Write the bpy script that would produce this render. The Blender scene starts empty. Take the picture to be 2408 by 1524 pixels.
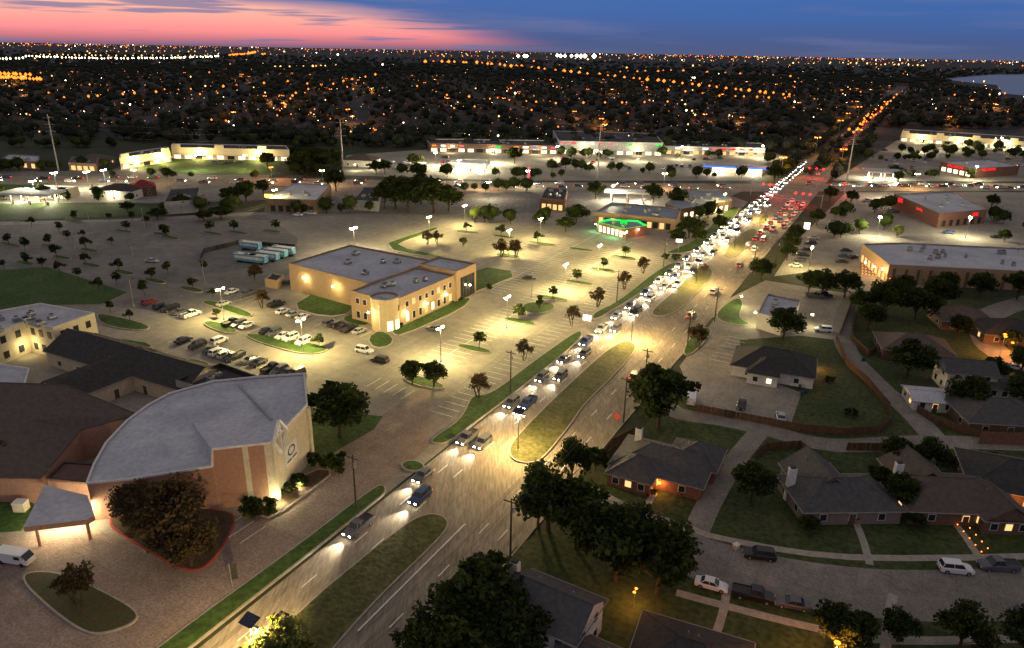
import bpy, math, random
import numpy as np
from mathutils import Vector, Matrix
random.seed(7); rng=np.random.default_rng(7)
rad=math.radians
# ---------------------------------------------------------------- site survey: photogrammetric conversion to metres
F_=1700.0; CAMH=75.0; PITCH=20.7; ROLL=1.05
RC=Matrix.Rotation(rad(90-PITCH),3,'X')@Matrix.Rotation(rad(ROLL),3,'Z')
def P(u,v,z=0.0):
    d=RC@Vector(((u-1204)/F_,-(v-762)/F_,-1)); t=(z-CAMH)/d.z
    return (d.x*t,d.y*t)
AZ=28.2
ES=(math.sin(rad(AZ)),math.cos(rad(AZ))); ET=(math.cos(rad(AZ)),-math.sin(rad(AZ)))
O0=P(1380,790)
def ST(s,t): return (O0[0]+ES[0]*s+ET[0]*t, O0[1]+ES[1]*s+ET[1]*t)
def toST(p): dx=p[0]-O0[0];dy=p[1]-O0[1]; return (dx*ES[0]+dy*ES[1],dx*ET[0]+dy*ET[1])
def ang_az(az): return rad(90-az)
sc=bpy.context.scene
COL=sc.collection
# ---------------------------------------------------------------- materials
def newmat(name):
    m=bpy.data.materials.new(name); m.use_nodes=True
    nt=m.node_tree; b=nt.nodes['Principled BSDF']; return m,nt,b
def M(name,c1,c2=None,scale=.5,rough=.85,bump=0,spec=.2,metal=0,detail=3,fine=0.25,stretch=None):
    m,nt,b=newmat(name); N=nt.nodes; L=nt.links
    if c2 is None: c2=tuple(x*.75 for x in c1)
    g=N.new('ShaderNodeNewGeometry'); mp=N.new('ShaderNodeMapping'); L.new(g.outputs['Position'],mp.inputs['Vector'])
    mp.inputs['Rotation'].default_value=(0,0,rad(AZ))
    if stretch: mp.inputs['Scale'].default_value=stretch
    n=N.new('ShaderNodeTexNoise'); n.inputs['Scale'].default_value=scale; n.inputs['Detail'].default_value=detail
    L.new(mp.outputs[0],n.inputs['Vector'])
    r=N.new('ShaderNodeValToRGB'); r.color_ramp.elements[0].position=.35; r.color_ramp.elements[1].position=.65
    r.color_ramp.elements[0].color=(*c1,1); r.color_ramp.elements[1].color=(*c2,1)
    L.new(n.outputs['Fac'],r.inputs['Fac'])
    n2=N.new('ShaderNodeTexNoise'); n2.inputs['Scale'].default_value=scale*9; n2.inputs['Detail'].default_value=1.5
    L.new(mp.outputs[0],n2.inputs['Vector'])
    mr=N.new('ShaderNodeMapRange'); mr.inputs['To Min'].default_value=1-fine; mr.inputs['To Max'].default_value=1+fine
    mr.inputs['From Min'].default_value=.3; mr.inputs['From Max'].default_value=.7
    L.new(n2.outputs['Fac'],mr.inputs['Value'])
    mx=N.new('ShaderNodeVectorMath'); mx.operation='SCALE'; L.new(r.outputs['Color'],mx.inputs[0]); L.new(mr.outputs[0],mx.inputs['Scale'])
    L.new(mx.outputs[0],b.inputs['Base Color'])
    b.inputs['Roughness'].default_value=rough; b.inputs['Specular IOR Level'].default_value=spec; b.inputs['Metallic'].default_value=metal
    if bump:
        bp=N.new('ShaderNodeBump'); bp.inputs['Strength'].default_value=bump; bp.inputs['Distance'].default_value=.3
        L.new(n2.outputs['Fac'],bp.inputs['Height']); L.new(bp.outputs[0],b.inputs['Normal'])
    m['mix']=mx.name
    return m
def slab(name,c1,c2,bw,bh,mortar=.05,**k):
    m=M(name,c1,c2,**k); nt=m.node_tree; N=nt.nodes; L=nt.links; b=N['Principled BSDF']; src=N[m['mix']]
    g=N.new('ShaderNodeNewGeometry'); mp=N.new('ShaderNodeMapping'); L.new(g.outputs['Position'],mp.inputs['Vector']); mp.inputs['Rotation'].default_value=(0,0,rad(AZ))
    br=N.new('ShaderNodeTexBrick'); br.offset=0; br.inputs['Scale'].default_value=1; br.inputs['Brick Width'].default_value=bw; br.inputs['Row Height'].default_value=bh
    br.inputs['Mortar Size'].default_value=mortar; br.inputs['Mortar Smooth'].default_value=.3
    br.inputs['Color1'].default_value=(1.04,1.04,1.04,1); br.inputs['Color2'].default_value=(.93,.93,.93,1); br.inputs['Mortar'].default_value=(.75,.75,.75,1)
    L.new(mp.outputs[0],br.inputs['Vector'])
    v=N.new('ShaderNodeVectorMath'); v.operation='MULTIPLY'; L.new(src.outputs[0],v.inputs[0]); L.new(br.outputs['Color'],v.inputs[1])
    n=N.new('ShaderNodeTexNoise'); n.inputs['Scale'].default_value=.035; n.inputs['Detail'].default_value=5; L.new(mp.outputs[0],n.inputs['Vector'])
    mr=N.new('ShaderNodeMapRange'); mr.inputs['From Min'].default_value=.35; mr.inputs['From Max'].default_value=.65; mr.inputs['To Min'].default_value=.74; mr.inputs['To Max'].default_value=1.06
    L.new(n.outputs['Fac'],mr.inputs['Value']); v2=N.new('ShaderNodeVectorMath'); v2.operation='SCALE'; L.new(v.outputs[0],v2.inputs[0]); L.new(mr.outputs[0],v2.inputs['Scale']); L.new(v2.outputs[0],b.inputs['Base Color'])
    return m
def E(name,c,s,sample=False):
    m=bpy.data.materials.new(name); m.use_nodes=True; nt=m.node_tree; nt.nodes.clear()
    e=nt.nodes.new('ShaderNodeEmission'); o=nt.nodes.new('ShaderNodeOutputMaterial'); e.inputs[0].default_value=(*c,1); e.inputs[1].default_value=s
    nt.links.new(e.outputs[0],o.inputs[0])
    if not sample: m.cycles.emission_sampling='NONE'
    return m
def leafm(name,c1,c2):
    m=M(name,c1,c2,scale=.6,rough=.7,fine=.4,detail=1); nt=m.node_tree; N=nt.nodes; L=nt.links
    df=N.new('ShaderNodeBsdfDiffuse'); L.new(N[m['mix']].outputs[0],df.inputs[0])
    tr=N.new('ShaderNodeBsdfTranslucent'); L.new(N[m['mix']].outputs[0],tr.inputs[0]); mi=N.new('ShaderNodeMixShader'); mi.inputs[0].default_value=.3
    L.new(df.outputs[0],mi.inputs[1]); L.new(tr.outputs[0],mi.inputs[2]); L.new(mi.outputs[0],N['Material Output'].inputs[0]); return m
mGround=M('dark_grass_ground',(.03,.038,.016),(.045,.048,.024),scale=.03,fine=.3)
mFar=M('wooded_ground',(.018,.024,.024),(.04,.042,.042),scale=.012,fine=.5)  # dark wooded tone; the bluish cast is distance haze put into the colour
mGrass=M('lawn_grass',(.034,.072,.013),(.054,.092,.022),scale=.12,fine=.35,bump=.3)
mDry=M('dry_grass',(.068,.076,.02),(.10,.096,.036),scale=.15,fine=.35,bump=.3)
mConc=slab('concrete_paving',(.265,.24,.20),(.325,.295,.25),5,4.6,scale=.4)
mRoad=slab('concrete_road',(.26,.22,.165),(.32,.275,.21),4.5,3.6,mortar=.05,scale=.3,stretch=(1,.12,1))
mOld=slab('weathered_paving',(.185,.172,.155),(.235,.22,.20),5,4.6,scale=.3)
mStreet=slab('street_paving',(.22,.20,.17),(.27,.245,.21),4.5,4.5,scale=.4)
mAsph=M('asphalt',(.05,.05,.055),(.075,.072,.07),scale=.3)
mKerb=M('kerb_concrete',(.38,.34,.28),(.3,.27,.22),scale=1)
mRed=M('red_kerb_paint',(.35,.05,.05),(.25,.05,.05),scale=1)
mPaint=M('road_paint',(.78,.76,.72),(.6,.58,.54),scale=2)
mFaint=M('faded_paint',(.55,.53,.49),(.42,.4,.36),scale=2)
mTan=M('tan_brick',(.42,.29,.18),(.35,.24,.15),scale=2,bump=.2)
mCream=M('cream_stucco',(.62,.55,.40),(.55,.48,.35),scale=.8)
mPink=M('rose_brick',(.42,.24,.17),(.36,.20,.14),scale=2,bump=.2)
mBrown=M('brown_brick',(.18,.11,.075),(.135,.085,.058),scale=2,bump=.2)
mRedBrick=M('red_brick',(.24,.12,.085),(.17,.09,.065),scale=2,bump=.2)
mWhiteW=M('white_siding',(.7,.68,.62),(.6,.58,.53),scale=.8)
mGreyW=M('grey_wall',(.38,.38,.37),(.3,.3,.3),scale=.5)
mRoofW=M('white_membrane_roof',(.52,.53,.55),(.40,.41,.44),scale=.12,fine=.12,detail=5)
mRoofB=M('metal_roof_blue_grey',(.26,.29,.33),(.19,.22,.26),scale=.3,rough=.5)
mRoofG=M('grey_shingles',(.07,.07,.073),(.10,.095,.09),scale=1.2,fine=.4,bump=.3)
mRoofD=M('dark_shingles',(.042,.04,.04),(.06,.056,.052),scale=1.2,fine=.4,bump=.3)
mRoofBr=M('brown_shingles',(.12,.095,.08),(.09,.073,.06),scale=1.2,fine=.3,bump=.3)
mTrim=M('white_trim',(.72,.7,.66),(.62,.6,.56),scale=1)
mDarkM=M('dark_metal',(.04,.04,.045),(.06,.055,.05),rough=.5,metal=.3)
mSteel=M('galvanised_steel',(.35,.36,.37),(.28,.29,.3),rough=.45,metal=.5)
mWood=M('weathered_wood',(.15,.085,.05),(.10,.06,.038),scale=1.5,bump=.3)
mPole=M('pole_wood',(.07,.05,.04),(.05,.038,.03),scale=2)
mBark=M('bark',(.09,.065,.045),(.055,.04,.03),scale=3,bump=.5)
mGlass=M('dark_window_glass',(.03,.035,.045),(.02,.022,.03),rough=.1,spec=.6)
mLitW=E('lit_window',(1,.55,.2),1.5); mLitC=E('lit_window_cool',(1,.82,.48),2.4)
mTyre=M('tyre_rubber',(.02,.02,.02),(.03,.03,.03))
mTail=M('tail_lamp_red',(.4,.02,.02),(.3,.02,.02)); mHeadL=M('headlamp_glass',(.6,.6,.6),(.5,.5,.5),rough=.2)
mHeadOn=E('headlamp_on',(1,.88,.66),70); mTailOn=E('tail_lamp_on',(1,.02,.015),9)
mSolar=M('solar_panel',(.012,.015,.035),(.02,.022,.045),rough=.15,spec=.6)
mLens=E('lamp_lens',(1,.8,.42),50); mLensW=E('lamp_lens_white',(1,.92,.75),90); mLensO=E('lamp_lens_orange',(1,.2,.018),7)
lf=[leafm('leaf_a',(.03,.045,.014),(.05,.065,.02)),leafm('leaf_b',(.05,.072,.02),(.075,.095,.03)),leafm('leaf_c',(.02,.03,.012),(.035,.045,.016))]
lfB=[leafm('leaf_brown_a',(.085,.06,.03),(.12,.08,.04)),leafm('leaf_brown_b',(.12,.075,.04),(.09,.07,.03)),leafm('leaf_brown_c',(.05,.045,.02),(.07,.05,.03))]
lfY=[leafm('leaf_light_a',(.16,.17,.05),(.22,.22,.07)),leafm('leaf_light_b',(.12,.15,.045),(.2,.2,.07)),leafm('leaf_light_c',(.08,.1,.03),(.12,.14,.04))]
# ---------------------------------------------------------------- mesh builder
def ccw(p):
    a=sum(p[i][0]*p[(i+1)%len(p)][1]-p[(i+1)%len(p)][0]*p[i][1] for i in range(len(p)))
    return list(p) if a>0 else list(p)[::-1]
def off(p,d):
    n=len(p); out=[]
    for i in range(n):
        a=Vector(p[i-1]);b=Vector(p[i]);c=Vector(p[(i+1)%n])
        e1=(b-a).normalized(); e2=(c-b).normalized(); n1=Vector((-e1.y,e1.x)); n2=Vector((-e2.y,e2.x)); m=n1+n2
        if m.length<1e-3: m=n1
        m.normalize(); k=d/max(.5,m.dot(n1)); out.append((b.x+m.x*k,b.y+m.y*k))
    return out
def chaikin(p,it=2):
    for _ in range(it):
        q=[]
        for i in range(len(p)):
            a=p[i];b=p[(i+1)%len(p)]
            q.append((a[0]*.75+b[0]*.25,a[1]*.75+b[1]*.25)); q.append((a[0]*.25+b[0]*.75,a[1]*.25+b[1]*.75))
        p=q
    return p
class MB:
    def __init__(s): s.v=[];s.f=[];s.m=[];s.mats=[]
    def mi(s,m):
        if m not in s.mats: s.mats.append(m)
        return s.mats.index(m)
    def face(s,pts,m):
        b=len(s.v); s.v+= [tuple(p) for p in pts]; s.f.append(tuple(range(b,b+len(pts)))); s.m.append(s.mi(m))
    def flat(s,p2,z,m): s.face([(x,y,z) for x,y in ccw(p2)],m)
    def prism(s,p2,z0,z1,ms,mt=None,bottom=False):
        p=ccw(p2); n=len(p)
        for i in range(n):
            a=p[i];b=p[(i+1)%n]; s.face([(a[0],a[1],z0),(b[0],b[1],z0),(b[0],b[1],z1),(a[0],a[1],z1)],ms)
        if mt is not False: s.face([(x,y,z1) for x,y in p],mt or ms)
        if bottom: s.face([(x,y,z0) for x,y in p[::-1]],ms)
    def rect(s,cx,cy,lx,ly,ang):
        c,sn=math.cos(ang),math.sin(ang)
        return [(cx+x*c-y*sn,cy+x*sn+y*c) for x,y in((-lx/2,-ly/2),(lx/2,-ly/2),(lx/2,ly/2),(-lx/2,ly/2))]
    def box(s,cx,cy,z0,z1,lx,ly,ang,m,mt=None): s.prism(s.rect(cx,cy,lx,ly,ang),z0,z1,m,mt,True)
    def cyl(s,a,b,r0,r1,m,n=8):
        a=Vector(a);b=Vector(b);d=(b-a).normalized(); u=d.orthogonal().normalized(); w=d.cross(u)
        A=[a+(u*math.cos(i*2*math.pi/n)+w*math.sin(i*2*math.pi/n))*r0 for i in range(n)]
        B=[b+(u*math.cos(i*2*math.pi/n)+w*math.sin(i*2*math.pi/n))*r1 for i in range(n)]
        for i in range(n): j=(i+1)%n; s.face([A[i],A[j],B[j],B[i]],m)
        s.face(B,m); s.face(A[::-1],m)
    def parapet(s,p2,z0,h,mw,mr,cap=None,ph=.6,wt=.35):
        p=ccw(p2); q=off(p,wt); n=len(p); cap=cap or mTrim
        s.prism(p,z0,h,mw,False)
        for i in range(n):
            j=(i+1)%n
            s.face([(*p[i],h),(*p[j],h),(*q[j],h),(*q[i],h)],cap)
            s.face([(*q[j],h-ph),(*q[i],h-ph),(*q[i],h),(*q[j],h)],cap)
        s.face([(x,y,h-ph) for x,y in q],mr)
    def wins(s,a,b,n,z0,z1,wd,m,fr=None,f0=.05,f1=.95):
        a=Vector(a);b=Vector(b);L=(b-a); ang=math.atan2(L.y,L.x)
        for i in range(n):
            t=f0+(f1-f0)*(i+.5)/n; c=a+L*t; mm=m[(i*7+3)%len(m)] if isinstance(m,list) else m
            if fr: s.box(c.x,c.y,z0-.12,z1+.12,wd+.24,.14,ang,fr)
            s.box(c.x,c.y,z0,z1,wd,.22,ang,mm)
    def make(s,name,origin=None,parent=None,smooth=False):
        if origin is None:
            origin=(sum(v[0] for v in s.v)/len(s.v),sum(v[1] for v in s.v)/len(s.v),0)
        me=bpy.data.meshes.new(name); me.from_pydata([(v[0]-origin[0],v[1]-origin[1],v[2]-origin[2]) for v in s.v],[],s.f)
        for m in s.mats: me.materials.append(m)
        me.polygons.foreach_set('material_index',s.m)
        me.update(); o=bpy.data.objects.new(name,me); o.location=origin; COL.objects.link(o)
        if parent: o.parent=parent
        return o
def place(me,name,xy,ang=0,scale=1,z=0,parent=None):
    o=bpy.data.objects.new(name,me); o.location=(xy[0],xy[1],z); o.rotation_euler=(0,0,ang)
    o.scale=scale if hasattr(scale,'__len__') else (scale,)*3; COL.objects.link(o)
    if parent: o.parent=parent
    return o
def unlinked(mb,name):
    o=mb.make(name,(0,0,0)); me=o.data; bpy.data.objects.remove(o); return me
LN=[0]; LK=3.3
def light(parent,loc,power,col,r=.25):
    d=bpy.data.lights.new('lamp_light','POINT'); d.energy=power*LK; d.color=col; d.shadow_soft_size=r
    o=bpy.data.objects.new('lamp_light',d); COL.objects.link(o); o.parent=parent; o.location=loc; LN[0]+=1; return o
def text(body,loc,size,ang,m,parent=None):
    c=bpy.data.curves.new('lettering','FONT'); c.body=body; c.size=size; c.extrude=.05; c.align_x='CENTER'; c.align_y='CENTER'; c.materials.append(m)
    o=bpy.data.objects.new('lettering',c); COL.objects.link(o); o.rotation_euler=(rad(90),0,ang); o.location=loc
    if parent: o.parent=parent; o.matrix_parent_inverse=Matrix.Translation(-Vector(parent.location))
    return o
# ---------------------------------------------------------------- ground sheets
ZL=[.02]
def nz(): ZL[0]+=.004; return ZL[0]
def sheet(name,pts,m,world=False,rnd=0):
    w=pts if world else [P(*p) for p in pts]
    if rnd: w=chaikin(w,rnd)
    b=MB(); b.flat(w,nz(),m); return b.make(name)
def island(name,pts,m=None,world=False,kerb=None,rnd=2,z=.36,kw=.28):
    m=m or mGrass; w=pts if world else [P(*p) for p in pts]; w=ccw(chaikin(w,rnd)); q=off(w,kw); n=len(w); b=MB()
    b.prism(w,0,z,kerb or mKerb,False)
    for i in range(n):
        j=(i+1)%n; b.face([(*w[i],z),(*w[j],z),(*q[j],z),(*q[i],z)],kerb or mKerb)
    b.face([(x,y,z+.015) for x,y in q],m); return b.make(name)
def ribbon(name,pts,width,m,world=False,z=None,sub=4):
    w=[Vector(p if world else P(*p)) for p in pts]; z=z or nz()
    q=[]
    for i in range(len(w)-1):
        p0=w[max(i-1,0)];p1=w[i];p2=w[i+1];p3=w[min(i+2,len(w)-1)]
        for k in range(sub):
            t=k/sub; q.append(.5*((2*p1)+(p2-p0)*t+(2*p0-5*p1+4*p2-p3)*t*t+(3*p1-p0-3*p2+p3)*t**3))
    q.append(w[-1]); b=MB(); Lp=[];Rp=[]
    for i,p in enumerate(q):
        d=(q[min(i+1,len(q)-1)]-q[max(i-1,0)]).normalized(); n=Vector((-d.y,d.x)); Lp.append(p+n*width/2);Rp.append(p-n*width/2)
    for i in range(len(q)-1): b.face([(*Rp[i],z),(*Rp[i+1],z),(*Lp[i+1],z),(*Lp[i],z)],m)
    o=b.make(name); return o,q
g=MB(); g.flat([(-900,-300),(900,-300),(900,640),(-900,640)],.0,mGround); g.make('ground',(0,0,0))
g=MB(); g.flat([(-60000,-3000),(60000,-3000),(60000,70000),(-60000,70000)],-.06,mFar); g.make('distant_ground',(0,0,0))
sheet('parking_lot_pavement',[(-400,530),(300,515),(560,500),(1000,492),(1100,480),(1700,455),(1760,475),(1690,540),(1380,790),(450,1524),(300,1640),(-700,1640),(-700,1000)],mConc)
sheet('parking_lot_pavement',[(-300,540),(300,520),(620,505),(700,560),(690,640),(480,740),(240,720),(300,690),(110,628),(-200,650)],mOld)
sheet('retail_parking_lot',[(620,500),(640,440),(880,440),(1750,448),(1700,470),(1400,500),(1000,505)],mOld)
sheet('retail_parking_lot',[(-100,450),(60,425),(640,432),(640,470),(360,478),(240,476),(-100,480)],mOld)
sheet('retail_parking_lot',[(-100,402),(260,402),(280,392),(560,405),(640,408),(630,420),(-100,420)],mOld)
sheet('retail_parking_lot',[(800,412),(815,365),(1000,352),(1820,358),(1860,372),(1760,425),(1200,425)],mConc)
sheet('retail_parking_lot',[(1960,425),(2030,380),(2110,330),(2600,345),(2600,428)],mConc)
sheet('retail_parking_lot',[(1820,650),(1880,560),(1990,452),(2600,452),(2600,640),(2010,690),(1900,640)],mConc)
# roads
sheet('main_road',[ST(-220,0),ST(-220,27),ST(420,27),ST(470,23),ST(2200,23),ST(2200,5),ST(470,5),ST(420,0)],mRoad,True)
sheet('main_road_surface',[ST(440,6),ST(440,22),ST(2200,22),ST(2200,6)],M('dark_road_surface',(.07,.06,.05),(.10,.085,.07),scale=.1),True)
ribbon('cross_road',[(-300,425),(0,424),(300,424),(640,428),(1200,437),(1720,441),(1950,441),(2450,440)],27,mRoad)
mWheel=M('tyre_darkened_concrete',(.22,.185,.14),(.275,.235,.18),scale=.25,stretch=(1,.06,1),fine=.2)
b=MB()
for t in (1.8,5.3,8.6,18.1,21.6,25.1): b.flat([ST(-220,t-.45),ST(-220,t+.45),ST(420,t+.45),ST(420,t-.45)],nz(),mWheel)
b.make('oil_darkened_lane',(0,0,0))
b=MB()
for s0,s1 in ((-200,-68),(-56,-28),(-18,20),(34,75),(90,130),(150,225)): 
    b.prism([ST(s0,27),ST(s0,27.25),ST(s1,27.25),ST(s1,27)],0,.17,mKerb)
b.make('road_kerb',(0,0,0))
def stp(u,v): return toST(P(u,v))
sheet('service_drive_pavement',[(300,1640),(-300,1640),(-200,1270),(270,1255),(560,1240),(700,1120),(880,990),(1010,900),(1010,1050),(905,1140)],slab('drive_paving',(.25,.19,.155),(.305,.235,.195),6,5,scale=.3))
island('grass_verge',[(300,1590),(375,1520),(700,1285),(880,1146),(905,1142),(910,1160),(880,1185),(746,1292),(450,1526),(370,1590)],mGrass)
island('grass_verge',[(1010,1045),(1050,1047),(1100,1010),(1230,912),(1370,798),(1368,778),(1340,790),(1240,862),(1150,932),(1110,930),(1095,965),(1075,995),(1020,1030)])
island('grass_verge',[(1390,748),(1400,756),(1480,708),(1600,628),(1585,616),(1540,640),(1450,713),(1400,735)])
island('grass_verge',[(1560,598),(1630,596),(1690,548),(1745,492),(1722,486),(1690,512),(1640,565),(1580,590)])
island('road_median',[(560,1600),(700,1440),(850,1315),(960,1228),(1010,1208),(1050,1218),(1058,1243),(1010,1295),(900,1400),(800,1510),(730,1600)],mDry)
island('road_median',[(1193,1058),(1203,1085),(1245,1094),(1277,1083),(1340,1005),(1375,952),(1440,890),(1492,832),(1497,812),(1470,801),(1430,822),(1370,875),(1290,950),(1220,1022)],mDry)
island('road_median',[(1528,735),(1540,746),(1575,743),(1605,725),(1650,680),(1677,650),(1674,632),(1650,626),(1630,640),(1580,690)],mDry)
island('road_median',[(1700,600),(1715,608),(1740,601),(1775,560),(1785,545),(1770,537),(1745,548),(1715,575)],mDry)
island('road_median',[(1778,522),(1790,531),(1805,521),(1810,508),(1798,504)],mDry)
island('traffic_island',[(940,1096),(955,1085),(985,1086),(1003,1100),(985,1112),(955,1110)])
island('planting_island',[(45,1365),(75,1345),(150,1350),(240,1390),(330,1440),(320,1470),(240,1498),(190,1490),(110,1430)],M('mulch_grass',(.075,.055,.03),(.055,.065,.022),scale=.5),kerb=mKerb)
island('planting_island',[(245,1230),(300,1190),(540,1200),(560,1230),(500,1330),(450,1350),(380,1320),(300,1270)],M('mulch',(.09,.055,.035),(.06,.045,.025),scale=.8),kerb=mRed)
island('planting_bed',[(600,1210),(640,1175),(735,1105),(790,1110),(740,1150),(640,1225)],M('bark_mulch',(.09,.055,.035),(.06,.04,.025),scale=.8),rnd=1)
sheet('lawn',[(725,960),(900,980),(880,1010),(760,1080),(735,1080)],mGrass)
sheet('lawn',[(-200,1265),(-200,1150),(60,1150),(80,1190),(50,1250)],mGrass)
sheet('lawn',[(-250,650),(0,636),(110,628),(300,688),(240,715),(110,718),(0,735),(-250,770)],mGrass)
sheet('lawn',[(-200,478),(330,483),(385,500),(230,512),(-200,528)],mGrass)
sheet('lawn',[(-200,432),(60,435),(150,442),(80,455),(-200,470)],mGrass)
sheet('lawn',[(280,393),(420,376),(660,378),(645,412),(450,412)],mGrass)
island('lawn',[(885,582),(985,548),(1028,535),(1030,541),(960,565),(930,580),(1050,606),(1045,613)],rnd=1)
island('lawn',[(1118,626),(1232,643),(1125,687),(1100,690)],rnd=1)
island('lawn',[(690,668),(710,640),(722,640),(832,698),(832,738),(765,748),(680,724),(740,690)],rnd=1)
island('lawn',[(800,752),(832,738),(872,748),(870,768),(830,766)],rnd=1)
island('lawn',[(922,770),(1080,705),(1112,700),(1088,728),(945,792),(922,788)],rnd=1)
island('planting_island',[(862,797),(893,778),(927,795),(920,815),(880,822)],rnd=1)
island('planting_island',[(225,745),(240,738),(352,765),(350,778),(300,778),(240,765)])
island('lawn',[(250,800),(275,796),(370,812),(330,828)],rnd=1)
island('planting_island',[(465,712),(500,708),(560,725),(600,742),(580,750),(530,732)])
island('planting_island',[(470,762),(500,755),(560,775),(555,787),(520,785)])
island('planting_island',[(570,790),(600,785),(770,815),(772,828),(720,838),(620,812)])
island('planting_island',[(435,850),(455,845),(500,858),(480,868),(440,862)])
island('planting_island',[(1225,722),(1245,712),(1300,714),(1308,728),(1270,741),(1232,736)])
island('planting_island',[(945,885),(975,882),(1045,905),(1045,918),(1000,915),(955,900)])
isl=[(1100,547),(1185,558),(1275,574),(1367,588),(1467,606),(1417,636),(1362,666),(1302,703),(1222,757),(1115,822),(1195,602),(60,620),(145,607),(215,625),(292,642),(365,662),(450,682),(175,520),(290,545),(400,560),(120,580),(380,552),(560,548),(640,545),(210,590),(500,550),(25,577)]
tr_small=[]
for i,(u,v) in enumerate(isl):
    c=P(u,v); l=random.uniform(10,14) if v<600 else 10; wd=4
    a=ET; n=(ES[0],ES[1]); pts=[(c[0]+a[0]*x*l/2+n[0]*y*wd/2,c[1]+a[1]*x*l/2+n[1]*y*wd/2) for x,y in((-1,-.8),(1,-.8),(1,.8),(-1,.8))]
    island('planting_island',pts,world=True,rnd=2,kw=.2); tr_small.append(c)
sheet('grass_field',[(1390,1180),(1430,1080),(1560,960),(1690,740),(2000,700),(2600,700),(2600,1700),(900,1700),(1210,1290)],M('yard_grass',(.036,.056,.014),(.06,.072,.026),scale=.12,fine=.4,bump=.3))
sheet('office_parking_lot',[(1598,862),(1670,765),(1710,705),(1800,660),(2000,692),(1965,800),(1880,790),(1740,800),(1740,870),(1885,925),(1858,1003),(1640,962)],mConc)
island('planting_island',[(1680,745),(1700,720),(1735,700),(1750,715),(1735,750),(1770,765),(1740,768),(1700,760)])
island('planting_island',[(1600,830),(1640,770),(1680,775),(1650,815),(1620,840)])
ribbon('alley',[(2010,690),(1985,750),(1990,820),(2060,900),(2140,970),(2200,1035)],5.5,mStreet)
ribbon('alley',[(1560,950),(1600,975),(1700,990),(1800,1012),(1960,1048),(2190,1040),(2500,1050)],5.5,mStreet)
ribbon('driveway',[(1790,1010),(1725,1090),(1665,1190),(1630,1270)],4.2,mStreet)
ribbon('residential_street',[(1330,1165),(1420,1215),(1560,1278),(1700,1330),(1900,1375),(2150,1400),(2500,1392)],11,mStreet)
ribbon('residential_street',[(2500,880),(2380,850),(2320,800),(2330,740),(2450,700)],8,mStreet)
ribbon('sidewalk',[(1375,1170),(1600,1235),(1700,1268),(2000,1312),(2500,1308)],1.5,mKerb)
ribbon('sidewalk',[(1590,1395),(1700,1425),(1900,1475),(2100,1508),(2500,1500)],1.5,mKerb)
ribbon('footpath',[(1710,1385),(1700,1440),(1680,1500),(1650,1560)],1.2,mKerb)
ribbon('footpath',[(1540,1160),(1520,1190),(1490,1225)],1.2,mKerb)
ribbon('footpath',[(2010,1225),(2030,1275),(2045,1330)],1.2,mKerb)
ribbon('driveway',[(1395,1150),(1470,1190),(1620,1250)],1.6,mKerb)
ribbon('footpath',[(2100,1400),(2090,1450),(2080,1540)],1.4,mKerb)
ribbon('footpath',[(2240,1225),(2270,1265),(2300,1310)],1.2,mKerb)
LK_=[(2215,186),(2330,176),(3200,168),(3200,262),(2480,232),(2350,219),(2345,200),(2280,194)]
sheet('lake',LK_,M('water',(.06,.08,.11),(.08,.10,.13),scale=.05,rough=.25,spec=.5))
mk=MB(); zm=ZL[0]+.01
def line(a,b,w,m=mPaint,z=None):
    a=Vector(a);b=Vector(b);d=(b-a).normalized();n=Vector((-d.y,d.x))*w/2; z=z or zm
    mk.face([(*(a-n),z),(*(b-n),z),(*(b+n),z),(*(a+n),z)],m)
for s in range(-200,420,12):
    if 245<s<300: continue
    for t in (3.6,7.0,19.8,23.4): line(ST(s,t),ST(s+3.2,t),.2)
a=stp(860,1495);b=stp(1110,1240); line(ST(a[0],16.4),ST(b[0],16.4),.26)
line(ST(40,9.5),ST(180,9.5),.18); line(ST(200,17),ST(245,17),.2)
for s in (250,296): line(ST(s,1),ST(s,26),.6)
def stalls(s0,s1,t,dep=5.4,dbl=True,m=mFaint,step=2.75):
    k=s0
    while k<=s1:
        if dbl: line(ST(k,t-dep),ST(k,t+dep),.17,m)
        else: line(ST(k,t-dep/2),ST(k,t+dep/2),.17,m)
        k+=step
    if dbl: line(ST(s0,t),ST(s1,t),.17,m)
stalls(-60,92,-9,5.4,False,mPaint); stalls(-45,110,-26,m=mPaint); stalls(20,125,-44,m=mPaint); stalls(30,130,-62)
for t in (-80,-98,-116): stalls(75,150,t)
for t in (-135,-153,-171,-189,-207): stalls(60,150,t)
for t in range(-225,-330,-18): stalls(60,160,t)
def row(p0,p1,az,dep=5.3,m=mPaint,step=2.75):
    a=Vector(P(*p0));b=Vector(P(*p1));L=(b-a).length;d=(b-a)/L;e=Vector((math.sin(rad(az)),math.cos(rad(az))))
    k=0
    while k<L: c=a+d*k; line(c-e*dep/2,c+e*dep/2,.16,m); k+=step
for r_ in [((335,708),(470,745)),((500,680),(620,712)),((640,725),(740,755)),((525,755),(600,778)),((600,778),(760,815)),((755,762),(870,790)),((415,800),(570,848)),((570,845),(720,885)),((540,1235),(620,1270))]: row(r_[0],r_[1],AZ+2)
row((1690,850),(1740,790),118); row((880,900),(960,930),AZ)
for u0,v0,u1,v1 in [(1290,470,1560,470),(1020,470,1250,470),(1300,390,1650,385),(900,395,1060,395),(1050,485,1250,485),(2060,560,2300,560),(1920,520,2090,520),(2000,480,2100,480)]: row((u0,v0),(u1,v1),AZ-20,step=3,m=mFaint)
mSeal=M('crack_sealant',(.07,.065,.06),(.1,.09,.08),scale=1)
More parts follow.
